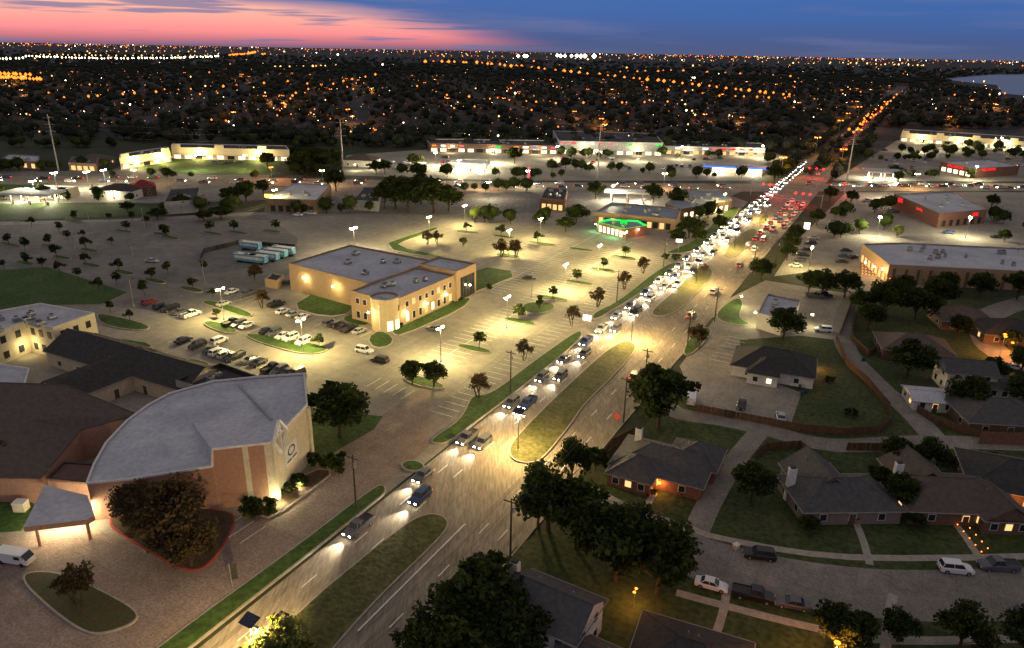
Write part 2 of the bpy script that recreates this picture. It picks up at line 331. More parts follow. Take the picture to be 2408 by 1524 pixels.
for k in range(70):
    s=random.uniform(-110,150); t=random.uniform(-90,-4) if random.random()<.6 else random.uniform(1,26); a0=random.uniform(0,3.14); p=ST(s,t)
    for j in range(6):
        a0+=random.uniform(-.5,.5); q=(p[0]+math.cos(a0)*2,p[1]+math.sin(a0)*2); line(p,q,.06,mSeal,zm+.004); p=q
mk.make('painted_road_markings',(0,0,0))
# ---------------------------------------------------------------- trees
def blob(mb,rs,cl,leafs):
    for (cx,cy,cz,cr,n,tone) in cl:
        d=rs.normal(size=(n,3)); d/=np.linalg.norm(d,axis=1)[:,None]; rr=cr*rs.random(n)**.45
        C=np.array([cx,cy,cz])+d*rr[:,None]*np.array([1,1,.75])
        A=rs.normal(size=(n,3)); A/=np.linalg.norm(A,axis=1)[:,None]; B=np.cross(A,rs.normal(size=(n,3))); B/=np.linalg.norm(B,axis=1)[:,None]
        for i in range(n):
            s=leafs[0]*(.6+.8*rs.random()); a=A[i]*s; b=B[i]*s*.7; c=C[i]
            mb.face([c-a,c-b*.8,c+a,c+b],leafs[1][tone if rs.random()>.2 else int(rs.integers(3))])
def tree_mesh(name,seed,h,rw,mats,nc=46,per=75,leaf=.3,trunk=.28,base=.25,multi=1):
    rs=np.random.default_rng(seed); mb=MB(); zc=h*(1+base)/2; rz=h*(1-base)/2; cl=[]
    while len(cl)<nc:
        d=rs.normal(size=3); d/=np.linalg.norm(d); r=rs.random()**.4
        bump=.82+.25*math.sin(3*math.atan2(d[1],d[0])+seed)*(.5+.5*rs.random())
        c=(d[0]*rw*r*bump*.85,d[1]*rw*r*bump*.85,zc+d[2]*rz*r*.85)
        if d[2]<-.6: continue
        cl.append((*c,rw*(.2+.16*rs.random()),per,int(rs.integers(3))))
    for k in range(multi):
        a=k*2.4; x=.25*(multi>1)*math.cos(a); y=.25*(multi>1)*math.sin(a)
        mb.cyl((x,y,-.1),(x*2.5+.1,y*2.5,h*base),trunk/multi**.5,trunk*.75/multi**.5,mBark); mb.cyl((x*2.5+.1,y*2.5,h*base),(x*5,y*5,zc),trunk*.7/multi**.5,trunk*.3,mBark)
    for c in cl[::5]:
        mb.cyl((.1,0,h*base*(.8+.3*rs.random())),(c[0]*.9,c[1]*.9,c[2]),trunk*.35,.03,mBark,6)
    blob(mb,rs,cl,(leaf,mats)); return unlinked(mb,name)
OAK=[tree_mesh('oak_crown_%d'%i,10+i,10,5,lf,56,70,.34,.3,.2) for i in range(4)]
SML=[tree_mesh('small_crown_%d'%i,30+i,5,2.0,lf,22,40,.22,.1,.25) for i in range(2)]
CRP=[tree_mesh('myrtle_crown_%d'%i,40+i,5.5,2.6,lfB,30,50,.2,.2,.28,4) for i in range(2)]
BRN=tree_mesh('brown_oak_crown',51,10,5.4,lfB,60,75,.3,.3,.16)
YEL=[tree_mesh('light_crown',61,7,3.4,lfY,44,75,.24,.22,.2,3)]
CON=tree_mesh('cone_crown',71,5,1.3,lf,26,50,.2,.1,.05)
SHR=tree_mesh('shrub_crown',81,1.8,1.4,lf,16,40,.18,.06,.02)
def tree(kind,u,v,h,name,wd=1):
    me,bh=kind; 
    if isinstance(me,list): me=random.choice(me)
    s=h/bh; return place(me,name,P(u,v),random.uniform(0,6.28),(s*wd,s*wd,s))
oak=(OAK,10);sml=(SML,5);crp=(CRP,5.5);brn=([BRN],10);yel=(YEL,7);con=([CON],5);shr=([SHR],1.8)
for u,v,h,w in [(800,1030,12.5,1.25),(1548,1008,14,1.15),(1290,1250,12.5,1.1),(1355,1290,12,1.1),(1445,1370,13,1.1),(1545,1400,12.5,1.1),(1345,1135,9.5,.85),(1265,1240,9,1),(1490,1330,11,1),(1130,1500,12,1.25),(1060,1570,11,1.1),(1200,1560,10,1.1),(1000,1590,8,1.1),
    (1840,800,10,1.2),(1530,905,6,1),(2130,890,10.5,1.25),(1765,1180,8,1.15),(2110,1195,7,1.1),(2080,745,12,1.2),(2150,755,11,1.2),(1930,700,10,1.1),(1985,700,9.5,1.2),(2040,780,9,1.1),(2200,730,11,1.2),(2300,700,9,1.1),(2390,705,10,1.1),(2020,745,9,1),(1900,690,8,1.1),
    (1020,500,17,1.4),(930,492,17,1.25),(990,480,16,1.3),(960,500,14,1.3),(1055,497,13,1.2),(905,490,13,1.1),(1400,468,10,1.2),(1535,478,11,1.2),(1590,490,11,1.2),(790,450,13,1),(540,480,9,1.3),(580,478,12,1.1),(620,460,9,1),(725,405,16,1.3),(760,405,15,1.3),(700,408,13,1.3),(745,395,14,1.3),(780,398,13,1.2),(630,400,12,1),(1790,658,8,1.3),(1860,590,8,1.1),(1850,612,7,1),(1870,570,8,1),
    (1950,475,9,1),(2000,480,8,1),(1920,530,8,1.1),(2270,970,9,1.2),(2400,960,9,1.1),(2250,800,8,1),(1620,560,10,1.4),(1590,575,7,1.3),(1355,525,9,1.6),(1330,545,7,1.4),(885,410,9,1.2),(905,408,9,1.2),(1210,385,12,1.2),(1330,400,9,1),(2180,1105,7,1.1),(2100,1100,7,1),(20,1115,8,1),(2110,430,8,1),(2280,420,7,1),(2405,380,9,1),(2330,490,8,1),(2360,570,6,1),(300,498,5,1.5),(480,520,5,2),(370,515,5,2.2),(520,515,6,2),
    (2060,1150,5,1),(2400,880,8,1),(2330,900,7,1),(1495,930,5,1.2),(1400,1105,5,1.1),(2220,690,8,1.2),(2120,700,8,1.2),(1820,430,12,1.1),(1850,410,12,1),(2370,820,6,1),(1690,545,8,1),(1640,575,8,1.1)]:
    tree(oak,u,v,h,'oak_tree',w)
tree(brn,400,1290,11.5,'oak_tree',1.3); tree(brn,450,1335,8.5,'oak_tree',1.1); tree(brn,320,1240,8,'oak_tree',1.1)
tree(crp,185,1418,6.5,'crape_myrtle_tree',1.1); tree(brn,600,660,6,'red_leaf_tree',.9)
for u,v,h in [(970,905,6.5),(1020,912,7),(1125,938,6.5),(1233,848,6),(1345,765,6.2),(1405,722,6.5),(1468,680,6.2),(1512,643,6.2),(1178,605,7.5),(1212,607,7.5),(1005,575,6),(1028,573,5.5),(617,725,6),(1640,820,7),(1655,645,4)]: tree(crp if u!=1020 and u!=970 else oak,u,v,h,'crape_myrtle_tree' if u not in(1020,970) else 'street_tree')
tree(yel,665,1585,8,'street_tree',1.2); tree(yel,705,1600,6.5,'street_tree',1.1); tree(yel,610,1625,6.5,'street_tree',1.2)
for u,v,h,w in [(1965,1545,8.5,1),(2025,1505,4.5,1.1),(2110,1510,5,1.2),(2255,1530,7.5,1.1),(2400,1545,8,1.1),(1900,1250,3,1.4),(2150,1240,3,1.3)]: tree(oak,u,v,h,'yard_tree',w)
tree(con,1268,728,5.5,'conifer_shrub'); tree(yel,1090,580,4,'street_tree'); tree(yel,975,395,10,'street_tree',1.3); tree(yel,2110,560,6,'street_tree')
for i,c in enumerate(tr_small):
    if i in (3,): continue
    place(random.choice(SML),'young_tree',(c[0]+random.uniform(-2,2),c[1]),random.uniform(0,6),random.uniform(.9,1.35))
for u,v in [(100,632),(60,590),(140,548),(75,533),(160,565),(195,560),(262,575),(312,520),(258,520),(345,530),(10,632),(68,625),(142,645),(185,655),(232,685),(275,670),(340,695),(500,700),(510,750),(750,820),(305,755),(260,735),(395,645),(1150,690),(480,640)]:
    place(random.choice(SML),'young_tree',P(u,v),random.uniform(0,6),random.uniform(.7,1.15))
for u,v,s in [(790,1110,2.2),(620,1215,2),(590,1210,1.8),(690,1150,1.2),(670,1160,1.1),(650,1168,1),(705,1140,1.3),(1480,1120,1.3),(1440,1110,1.5),(1960,1225,1),(2000,1225,1),(2040,1222,.9),(2250,1225,1),(2300,1225,1),(940,770,1),(1060,715,.8),(1080,708,.8),(1565,610,1.5),(1590,612,1.5),(2220,1090,1.4),(1530,1165,.8),(1600,1160,.9),(740,1095,1.5),(2150,1085,1.3),(1890,1120,1.2),(2320,1090,1.5),(1630,1130,1),(2300,990,1.4),(1950,900,1),(2000,980,1.2)]:
    place(SHR,'shrub',P(u,v),random.uniform(0,6),s)
# ---------------------------------------------------------------- vehicles
def carpaint(n,c): return M('car_paint_'+n,c,tuple(x*.93 for x in c),rough=.3,spec=.6,fine=.02)
PA={'white':carpaint('white',(.75,.75,.75)),'black':carpaint('black',(.015,.015,.018)),'silver':carpaint('silver',(.4,.41,.42)),'grey':carpaint('grey',(.1,.1,.11)),'red':carpaint('red',(.22,.02,.02)),'blue':carpaint('blue',(.03,.06,.16))}
def car_mesh(kind,pn,lit=False):
    m=PA[pn]; b=MB()
    K={'sedan':(2.35,.9,.62,.92,(-1.55,1.05),(-.95,.35),1.43),'suv':(2.4,.96,.7,1.08,(-2.2,1.15),(-1.95,.55),1.75),'pickup':(2.9,1.0,.8,1.15,(-.45,1.5),(-.3,.95),1.9)}[kind]
    L,Wd,zb,zt,cb,ct,zr=K
    secs=[(-L,.42,zt-.18,.86),(-L+.12,.3,zt-.02,.96),(-L*.5,.28,zt,1),(cb[1],.28,zt,1),(L-.5,.28,zt-.12,.97),(L-.08,.3,zt-.28,.9),(L,.42,zt-.4,.82)]
    rings=[]
    for x,z0,z1,k in secs:
        w=Wd*k; rings.append([(x,-w,z0),(x,-w*1.0,z1-.12),(x,-w*.9,z1),(x,w*.9,z1),(x,w,z1-.12),(x,w,z0)])
    for i in range(len(rings)-1):
        A,B=rings[i],rings[i+1]
        for j in range(6): k=(j+1)%6; b.face([A[j],B[j],B[k],A[k]][::-1],m)
    b.face(rings[0],m); b.face(rings[-1][::-1],m)
    y0=Wd*.88;y1=Wd*.7
    lo=[(cb[0],-y0,zt-.02),(cb[1],-y0,zt-.02),(cb[1],y0,zt-.02),(cb[0],y0,zt-.02)]; hi=[(ct[0],-y1,zr-.05),(ct[1],-y1,zr-.05),(ct[1],y1,zr-.05),(ct[0],y1,zr-.05)]
    for j in range(4): k=(j+1)%4; b.face([lo[j],lo[k],hi[k],hi[j]],mGlass)
    b.box((ct[0]+ct[1])/2,0,zr-.08,zr,ct[1]-ct[0]+.1,2*y1+.06,0,m)
    for sx in (-1,1):
        for f in (0,.5,1):
            xb=cb[0]+(cb[1]-cb[0])*f; xt=ct[0]+(ct[1]-ct[0])*f
            b.cyl((xb,sx*(y0+.01),zt-.03),(xt,sx*(y1+.01),zr-.03),.05,.05,m,4)
    if kind=='pickup':
        b.box(-1.7,0,zt-.25,zt+.02,2.2,1.55,0,mDarkM)
        for sy in(-1,1): b.box(-1.7,sy*.9,zt-.1,zt+.12,2.4,.12,0,m)
        b.box(-2.85,0,zt-.1,zt+.12,.1,1.9,0,m)
    for x in (-L*.62,L*.63):
        for sy in(-1,1):
            b.cyl((x,sy*(Wd-.2),.34),(x,sy*(Wd+.02),.34),.35,.35,mTyre,12); b.cyl((x,sy*(Wd),.34),(x,sy*(Wd+.04),.34),.19,.19,mSteel,8)
    for sy in(-1,1):
        b.box(-L+.0,sy*Wd*.68,zt-.38,zt-.18,.12,.34,0,mTailOn if lit else mTail); b.box(L-.04,sy*Wd*.62,zt-.58,zt-.38,.16,.36,0,mHeadOn if lit else mHeadL)
        b.box(cb[1]-.25,sy*(Wd+.08),zt,zt+.14,.12,.18,0,m)
    return unlinked(b,'vehicle_body')
CARS={}
def car(u,v,az=AZ+2,kind=None,col=None,name='parked_car',flip=None):
    kind=kind or random.choice(['sedan','sedan','suv','suv','pickup']); col=col or random.choice(['white','white','black','black','silver','grey','grey','red','blue'])
    if (kind,col) not in CARS: CARS[(kind,col)]=car_mesh(kind,col)
    if flip is None: flip=random.random()<.5
    return place(CARS[(kind,col)],name if kind!='pickup' else 'pickup_truck',P(u,v),ang_az(az)+(math.pi if flip else 0)+random.uniform(-.03,.03),1.04,z=.08)
for u,v,c in [(545,690,'white'),(580,696,'grey'),(527,718,'silver'),(352,715,'red'),(380,725,'black'),(400,730,'black'),(424,738,'grey'),(450,744,'white'),(665,736,'white'),(690,743,'silver'),(712,749,'white'),(650,720,'black'),(546,764,'black'),(562,768,'grey'),(580,770,'white'),
  (628,783,'black'),(645,788,'grey'),(665,794,'white'),(683,799,'white'),(714,808,'white'),(776,765,'grey'),(793,769,'black'),(808,774,'black'),(822,778,'black'),(845,783,'silver'),(432,805,'black'),(465,817,'black'),(497,828,'black'),(513,834,'white'),(532,840,'silver'),(552,845,'black'),(516,806,'white'),(588,852,'grey'),(608,858,'black'),(640,872,'black'),(658,877,'grey'),(677,881,'black'),(697,884,'black')]:
    car(u,v,AZ+2,None if c!='red' else 'suv',c)
car(857,829,112,'suv','white');car(893,852,115,'suv','black');car(1020,777,110,'sedan','grey');car(1245,657,100,'sedan','black');car(358,617,100,'sedan','silver');car(672,669,70,'sedan','black')
car(1785,1312,100,'suv','black',flip=True);car(1672,1382,112,'sedan','white');car(1770,1407,108,'pickup','black',flip=False);car(1862,1427,104,'sedan','grey');car(2245,1344,98,'suv','white');car(2345,1338,92,'pickup','grey');car(2410,1448,80,'sedan','grey');car(1743,957,20,'sedan','black');car(1835,986,15,'sedan','silver');car(2380,868,112,'sedan','white');car(1935,780,100,'suv','white');car(2005,608,60,'sedan','black')
for u,v in [(1905,575),(1898,590),(1888,603),(1880,615),(1912,562),(1870,628),(1985,605),(1978,618),(1990,592),(1915,700),(1935,697)]: car(u,v,100)
for k in range(60):
    u=random.choice([random.uniform(1290,1700),random.uniform(1290,1700),random.uniform(900,1060),random.uniform(2070,2400)]); v=random.uniform(372,398)
    car(u,v,random.choice([AZ-10,AZ+80]))
for u,v in [(505,384),(545,382),(530,386),(565,384),(700,508),(730,505),(1560,398),(1380,398),(780,480),(230,462),(300,466),(2040,475),(2090,470),(2230,550),(2340,560),(2100,500),(1480,398),(2190,440),(1440,380),(2080,355),(2200,352),(2290,358),(2350,355)]: car(u,v,random.choice([AZ-10,100]))
# traffic on the roads: real cars with their lamps lit
def traffic(xy,ang,beam=0,s=1.04):
    kind=random.choice(['sedan','suv','suv','pickup']); col=random.choice(['white','black','silver','grey','grey','blue']); key=(kind,col,'on')
    if key not in CARS: CARS[key]=car_mesh(kind,col,True)
    o=place(CARS[key],'car_with_lights_on',xy,ang,s,z=.09)
    if beam:
        d=bpy.data.lights.new('headlamp_beam','SPOT'); d.energy=beam; d.color=(1,.86,.62); d.spot_size=rad(70); d.spot_blend=1; d.shadow_soft_size=.15
        l=bpy.data.objects.new('headlamp_beam',d); COL.objects.link(l); l.parent=o; l.location=(3.1,0,.75); l.rotation_euler=(0,rad(-80),0); LN[0]+=1
rt=random.Random(21)
def lane(t,s0,s1,g0,g1,toward=True,beam=1):
    s=s0
    while s<s1:
        f=min(1,max(0,(s+150)/450)); traffic(ST(s,t+rt.uniform(-.25,.25)),ang_az(AZ)+(math.pi if toward else 0),beam=7000 if (beam and s<190) else 0)
        s+=(g0+(g1-g0)*f)*rt.uniform(.75,1.3)
lane(2.0,stp(812,1280)[0]+4,420,17,9); lane(5.4,stp(945,1218)[0]+6,380,22,10)
lane(8.5,60,230,34,14)
lane(18.2,130,244,24,8,False,0); lane(21.6,-20,244,52,8,False,0); lane(25.0,175,244,14,8,False,0)
lane(9,450,1400,34,26,True,0); lane(18,310,1400,30,26,False,0)
CR=[(-300,425),(0,424),(300,424),(640,428),(1200,437),(1720,441)]
for (a,c) in zip(CR[:-1],CR[1:]):
    A=Vector(P(*a));B=Vector(P(*c)); d=B-A; an=math.atan2(d.y,d.x); nn=Vector((-d.y,d.x)).normalized(); k=0
    while k<d.length:
        q=A+d.normalized()*k
        traffic(tuple(q-nn*rt.choice([3,7])),an,0); 
        if rt.random()<.8: traffic(tuple(q+nn*rt.choice([3,7])),an+math.pi,0)
        k+=rt.uniform(9,24)
for k in range(24):
    q=P(1960+k*21+rt.uniform(-6,6),439+rt.uniform(-4,5)); traffic(q,math.pi if k%2 else 0,0)
def van(u,v,az):
    b=MB(); m=PA['white']; b.box(-.3,0,.4,2.1,4.8,1.95,0,m); b.box(2.4,0,.4,1.15,1.0,1.85,0,m)
    b.face([(2.1,-.85,2.0),(2.75,-.85,1.15),(2.75,.85,1.15),(2.1,.85,2.0)],mGlass)
    b.box(1.3,0,1.25,1.8,1.0,2.0,0,mGlass)
    for x in(-1.7,1.9):
        for y in(-.85,.85): b.cyl((x,y,.36),(x,y+.15*(1 if y>0 else -1),.36),.37,.37,mTyre,12)
    for y in(-.7,.7): b.box(2.9,y,.75,.95,.05,.3,0,mHeadL); b.box(-2.72,y,.9,1.3,.05,.2,0,mTail)
    me=unlinked(b,'van_body'); return place(me,'parked_van',P(u,v),ang_az(az),z=.08)
van(38,1322,100); van(1625,945,15)
def trailer(u,v,az,L=11):
    b=MB(); b.box(0,0,.9,3.3,L,2.5,0,M('trailer_panel_blue',(.12,.3,.45),(.15,.35,.5)),mTrim); b.box(0,0,3.3,3.38,L+.1,2.6,0,mTrim); b.box(-L/2+1,0,3.38,3.8,1.4,1.4,0,mGreyW)
    for x in(-L*.3,-L*.3+1.2,L*.35):
        for y in(-1.1,1.1): b.cyl((x,y-.15,.5),(x,y+.15,.5),.5,.5,mTyre,12)
    b.wins((-L/2,-1.25),(L/2,-1.25),5,1.8,2.7,1.4,mTrim); b.wins((-L/2,1.25),(L/2,1.25),5,1.8,2.7,1.4,mTrim)
    return place(unlinked(b,'trailer_body'),'parked_trailer',P(u,v),ang_az(az))
for u,v in [(590,588),(580,617),(603,620),(630,613),(650,606),(668,600)]: trailer(u,v,AZ+80,9)
# ---------------------------------------------------------------- poles and lamps
def lampmesh(h,lens,solar=False,big=1):
    b=MB(); b.cyl((0,0,0),(0,0,.5),.28,.28,mKerb); b.cyl((0,0,.5),(0,0,h),.11,.07,mDarkM if solar else mSteel)
    b.cyl((0,0,h-.2),(.9,0,h),.05,.05,mDarkM); b.cyl((0,0,h-.2),(-.9,0,h),.05,.05,mDarkM)
    for x in(-1.1,1.1):
        b.box(x,0,h-.02,h+.12,.7,.36,0,mDarkM if not big>1 else lens)
        if lens: b.cyl((x,0,h-.3),(x,0,h-.03),.22*big,.36*big,lens,8)
    if solar:
        b.cyl((0,0,h),(0,0,h+.6),.06,.06,mDarkM); b.face([(-1.1,-.8,h+.4),(1.1,-.8,h+.4),(1.1,.8,h+.95),(-1.1,.8,h+.95)],mSolar); b.face([(-1.1,.8,h+.9),(1.1,.8,h+.9),(1.1,-.8,h+.35),(-1.1,-.8,h+.35)],mDarkM)
    return unlinked(b,'lamp_body')
LM={'y':lampmesh(9.5,mLens,big=1.2),'w':lampmesh(9.5,mLensW,big=2.0),'o':lampmesh(8,mLensO,big=1.6),'off':lampmesh(8.5,None),'s':lampmesh(8.5,mLens,True,.5)}
YC=(1,.78,.30); WC=(1,.87,.52); OC=(1,.36,.07); SCL=(1,.68,.26)
def lamp(u,v,kind='y',p=6000,sc_=1,az=AZ,col=None):
    o=place(LM[kind],'street_lamp' if kind in 'os' else 'parking_lot_lamp',P(u,v),ang_az(az),sc_)
    if kind!='off' and p: light(o,(0,0,8.9 if kind in 'yw' else 7.7),p,col or {'y':YC,'w':WC,'o':OC,'s':SCL}[kind],.3)
    return o
for u,v,p in [(527,752,7000),(714,832,9000),(1037,852,7500),(1192,772,8500),(1328,686,9000),(1407,636,8000),(1270,566,7500),(1197,597,7500),(1010,562,9000),(1467,602,8500),(1093,532,6000)]: lamp(u,v,'y',p)
lamp(835,598,'w',10000,1.1,col=(1,.82,.42))
for u,v in [(55,572),(180,602),(318,632),(315,720),(482,668),(340,535),(1250,700),(215,550),(1640,560),(2380,640)]: lamp(u,v,'off')
for u,v,p in [(1218,1062,8000),(1484,806,9500),(1636,672,9500),(1726,592,9000),(1800,522,9000),(605,1592,6500)]: lamp(u,v,'s',p,1,AZ+90)
for u,v,k,p in [(135,448,'w',9000),(210,445,'w',7000),(85,470,'w',7000),(250,440,'w',3000),(460,402,'w',5000),(580,400,'y',4000),(1025,392,'w',16000),(1160,385,'w',22000),(1080,412,'w',6000),(1240,440,'w',4000),(1400,385,'w',8000),(1500,380,'w',7000),(1600,375,'w',6000),(1790,372,'w',10000),(1310,375,'w',7000),(2100,470,'w',7500),(2290,425,'w',7000),(2060,560,'w',6000),(2270,560,'w',6000),(2350,350,'w',7000),(1440,478,'w',6000),(650,492,'y',3000),(1700,500,'y',6000),(2160,358,'w',7000),(2230,352,'w',8000),(1150,470,'w',2500),(1900,640,'y',4500)]: lamp(u,v,k,p)
for s_,t_ in [(330,-2),(400,28),(470,2),(560,26),(650,2),(760,26),(880,2),(1020,26)]:
    o=place(LM['o'],'street_lamp',ST(s_,t_),0,1.4+s_/1500); light(o,(0,0,8),7000,OC,.3)
lamp(1950,1600,'o',1500,.7); lamp(1490,1430,'o',300,.4); lamp(2350,840,'o',1800,.8)
lamp(640,425,'o',3000); lamp(820,290,'o',16000,1.8); lamp(830,305,'o',12000,1.6)
for u,v in [(30,205),(60,206)]: lamp(u,v,'o',60000,2.4)
for u in (320,760,1130,1560,2150): lamp(u,446 if u>1000 else 440,'y',5000,1,az=100,col=(1,.55,.22))
def upole(u,v,h=12,az=118,cross=True):
    b=MB(); b.cyl((0,0,0),(0,0,h),.19,.12,mPole)
    if cross:
        b.box(0,0,h-.7,h-.55,2.6,.14,0,mPole); 
        for x in(-1.2,-.5,.5,1.2): b.cyl((x,0,h-.55),(x,0,h-.3),.06,.05,mSteel,6)
        b.cyl((.35,0,h-2.4),(.35,0,h-1.4),.22,.22,mSteel,8)
    return place(unlinked(b,'utility_pole_body'),'utility_pole',P(u,v),ang_az(az))
PL=[(1200,1312),(1466,995),(1616,815),(1680,757),(1770,642),(1822,630)]; PR=[(838,1200),(1200,926),(1450,712),(1560,628)]
for u,v in PL+PR: upole(u,v,11)
upole(1515,910,10);upole(830,1700,11)
w=MB()
for L_ in ([(830,1700)]+PL[:2]+[PL[3],PL[4]],[PR[0],PR[1],PR[2]]):
    for (a,b_) in zip(L_[:-1],L_[1:]):
        A=P(*a);B=P(*b_)
        for dx in (-1.2,.5,1.2):
            pr=None
            for k in range(9):
                t=k/8; q=(A[0]+(B[0]-A[0])*t+ET[0]*dx,A[1]+(B[1]-A[1])*t+ET[1]*dx,10.7-4*t*(1-t)*1.2)
                if pr: w.cyl(pr,q,.022,.022,mDarkM,3)
                pr=q
w.make('overhead_wires',(0,0,0))
def tower(u,v,h=34):
    b=MB(); b.cyl((0,0,0),(0,0,h),.55,.28,mSteel)
    for z in(h-2,h-6,h-10): b.cyl((-3.2,0,z),(3.2,0,z+.2),.14,.14,mSteel,6); b.cyl((-3,0,z),(-3,0,z-1.2),.12,.12,mDarkM,5); b.cyl((3,0,z),(3,0,z-1.2),.12,.12,mDarkM,5)
    return place(unlinked(b,'tower_body'),'transmission_pole',P(u,v),0)
TW=[(-120,400),(138,402),(808,412),(1405,420),(1990,430),(2500,440)]
for u,v in TW: tower(u,v)
w=MB()
for a,b_ in zip(TW[:-1],TW[1:]):
    A=P(*a);B=P(*b_)
    for dz,dy in((32,-3),(28,3),(24,3)):
        pr=None
        for k in range(15):
            t=k/14; q=(A[0]+(B[0]-A[0])*t,A[1]+(B[1]-A[1])*t+dy,dz-4*t*(1-t)*5)
            if pr: w.cyl(pr,q,.07,.07,mDarkM,3)
            pr=q
w.make('transmission_wires',(0,0,0))
# ---------------------------------------------------------------- buildings
def acs(b,pts,z,n,seed=1):
    r=random.Random(seed); cx=sum(p[0] for p in pts)/len(pts); cy=sum(p[1] for p in pts)/len(pts)
    for i in range(n):
        p=r.choice(pts); t=r.uniform(.1,.6); x=cx+(p[0]-cx)*t; y=cy+(p[1]-cy)*t; s=r.uniform(1.2,2.4)
        b.box(x,y,z,z+r.uniform(.8,1.4),s,s*.8,rad(90-AZ),mSteel); b.box(x,y,z+1.4,z+1.5,s*.5,s*.5,rad(90-AZ),mDarkM)
oo=P(925,707,9); EU=(math.sin(rad(30.5)),math.cos(rad(30.5))); EW=(-math.cos(rad(30.5)),math.sin(rad(30.5)))
def of(u,w): return (oo[0]+EU[0]*u+EW[0]*w,oo[1]+EU[1]*u+EW[1]*w)
b=MB(); fr=[of(0,0),of(30,0),of(30,16),of(0,16)]
b.parapet(fr,0,9,mTan,mRoofW,mTan); gy=[of(8,16.02),of(39,14.5),of(39,52),of(10,52)]; b.parapet(gy,0,9.2,mTan,mRoofW,mTan)
tw=[of(30.02,-.6),of(41,-.6),of(41,14.2),of(30.02,14.2)]; b.parapet(tw,0,10.3,mTan,mRoofW,mTan)
cc=of(.5,3.6); b.parapet([(cc[0]+4*math.cos(a*math.pi/12),cc[1]+4*math.sin(a*math.pi/12)) for a in range(24)],0,9.6,M('turret_brick',(.5,.4,.26),(.45,.35,.22),scale=2),mRoofW,mTan)
acs(b,fr,8.4,5,3); acs(b,gy,8.6,8,5)
b.wins(of(3,-.02),of(30,-.02),8,5.6,7.2,1.2,[mGlass,mGlass,mLitW,mGlass],mTrim); b.wins(of(3,-.02),of(30,-.02),8,1.2,3.4,1.2,[mLitW,mGlass,mGlass,mLitC],mTrim)
b.wins(of(32,-.62),of(40,-.62),5,.4,7.5,1.2,mGlass,mDarkM,0,1); b.wins(of(41.02,1),of(41.02,13),5,.4,7.5,1.5,mGlass,mDarkM)
b.wins(of(-.02,9),of(-.02,15),2,5.6,7.2,1.2,mGlass,mTrim); b.wins(of(-.02,9),of(-.02,15),2,1.2,3.2,1.2,mGlass,mTrim)
a=math.atan2(-EW[1],-EW[0]); 
for da,mm,z0,z1 in((-.55,mLitC,.4,3.2),(.1,mLitC,.4,3.2),(-1.3,mTrim,1,8),(.5,mGlass,5.6,7.2)):
    x=cc[0]+4.02*math.cos(a+da);y=cc[1]+4.02*math.sin(a+da); b.box(x,y,z0,z1,1.6 if mm!=mTrim else .35,.2,a+da+math.pi/2,mm)
OFF=b.make('office_building')
def lw(par,xy,z,p,col,r=.2):
    bb=MB(); bb.box(xy[0],xy[1],z-.15,z+.15,.5,.4,0,mLens if col!=OC else mLensO); o=bb.make('wall_lamp',(xy[0],xy[1],z)); light(o,(0,0,-.3),p*.5,col,r); o.parent=par; o.matrix_parent_inverse=Matrix.Translation(-Vector(par.location))
for u_,w_ in((8,30),(8.5,44),(4.5,-1),(14,-1),(24,-1),(36,-1.6),(-5,5)): lw(OFF,of(u_ if u_!=8 else 7,w_),6 if w_>0 else 4.4,600 if w_>0 else 260,YC)
# church
b=MB()
ch=[(205,1140,7),(222,1095,7),(250,1045,7.2),(300,992,7.6),(350,955,8.1),(400,928,8.6),(500,900,9.6),(600,890,10.5),(715,882,11.5),(722,955,11.5),(636,1045,11.5),(500,1060,11.5),(500,1100,8.3),(310,1130,7)]
cw=[(*P(u,v,z),z) for u,v,z in ch]; ctr=(*P(450,990,9.3),9.3)
n=len(cw)
for i in range(n):
    p=cw[i];q=cw[(i+1)%n]
    def wall(p,q,m): b.face([(p[0],p[1],0),(p[0],p[1],p[2]+.35),(q[0],q[1],q[2]+.35),(q[0],q[1],0)],m)
    b.face([(p[0],p[1],p[2]),(q[0],q[1],q[2]),ctr],mRoofW)
    if i==10:
        ts=[0,.12,.4,.5,.85,1]; ms=[mCream,mPink,mCream,mPink,mPink]
        for t0,t1,mm in zip(ts[:-1],ts[1:],ms):
            wall(tuple(p[j]+(q[j]-p[j])*t0 for j in range(3)),tuple(p[j]+(q[j]-p[j])*t1 for j in range(3)),mm)
    else: wall(p,q,mCream if i in(8,9) else mPink)
    b.cyl((p[0],p[1],p[2]+.3),(q[0],q[1],q[2]+.3),.24,.24,mTrim,4)
hp=Vector(cw[9][:2]);ip=Vector(cw[10][:2]); wd=(ip-hp); wa=math.atan2(wd.y,wd.x); nrm=Vector((wd.y,-wd.x)).normalized()
if nrm.x<0: nrm=-nrm
for t in(0,.97):
    c=hp+wd*t; b.box(c.x,c.y,0,11.3,.9,.9,wa,mCream)
c=hp+wd*.55+nrm*.12; b.box(c.x,c.y,4.2,8.2,4.6,.12,wa,mTrim)
for k in range(16):
    a0=k*math.pi/8; cx=c+Vector((math.cos(wa),math.sin(wa)))*math.cos(a0)*1.2+nrm*.1
    b.box(cx.x,cx.y,6.7+math.sin(a0)*.8-.12,6.7+math.sin(a0)*.8+.12,.3,.08,wa,mDarkM)
for t in(.25,.75): 
    c2=hp+wd*(.55+(t-.5)*.28)+nrm*.2; b.box(c2.x,c2.y,4.9,5.2,1.6,.08,wa,mDarkM)
dc=ip+ (hp-ip)*.18+nrm*.5; dv=Vector((math.cos(wa),math.sin(wa)))
def pt(x,z): q=dc+dv*x; return (q.x,q.y,z)
zc=11.6
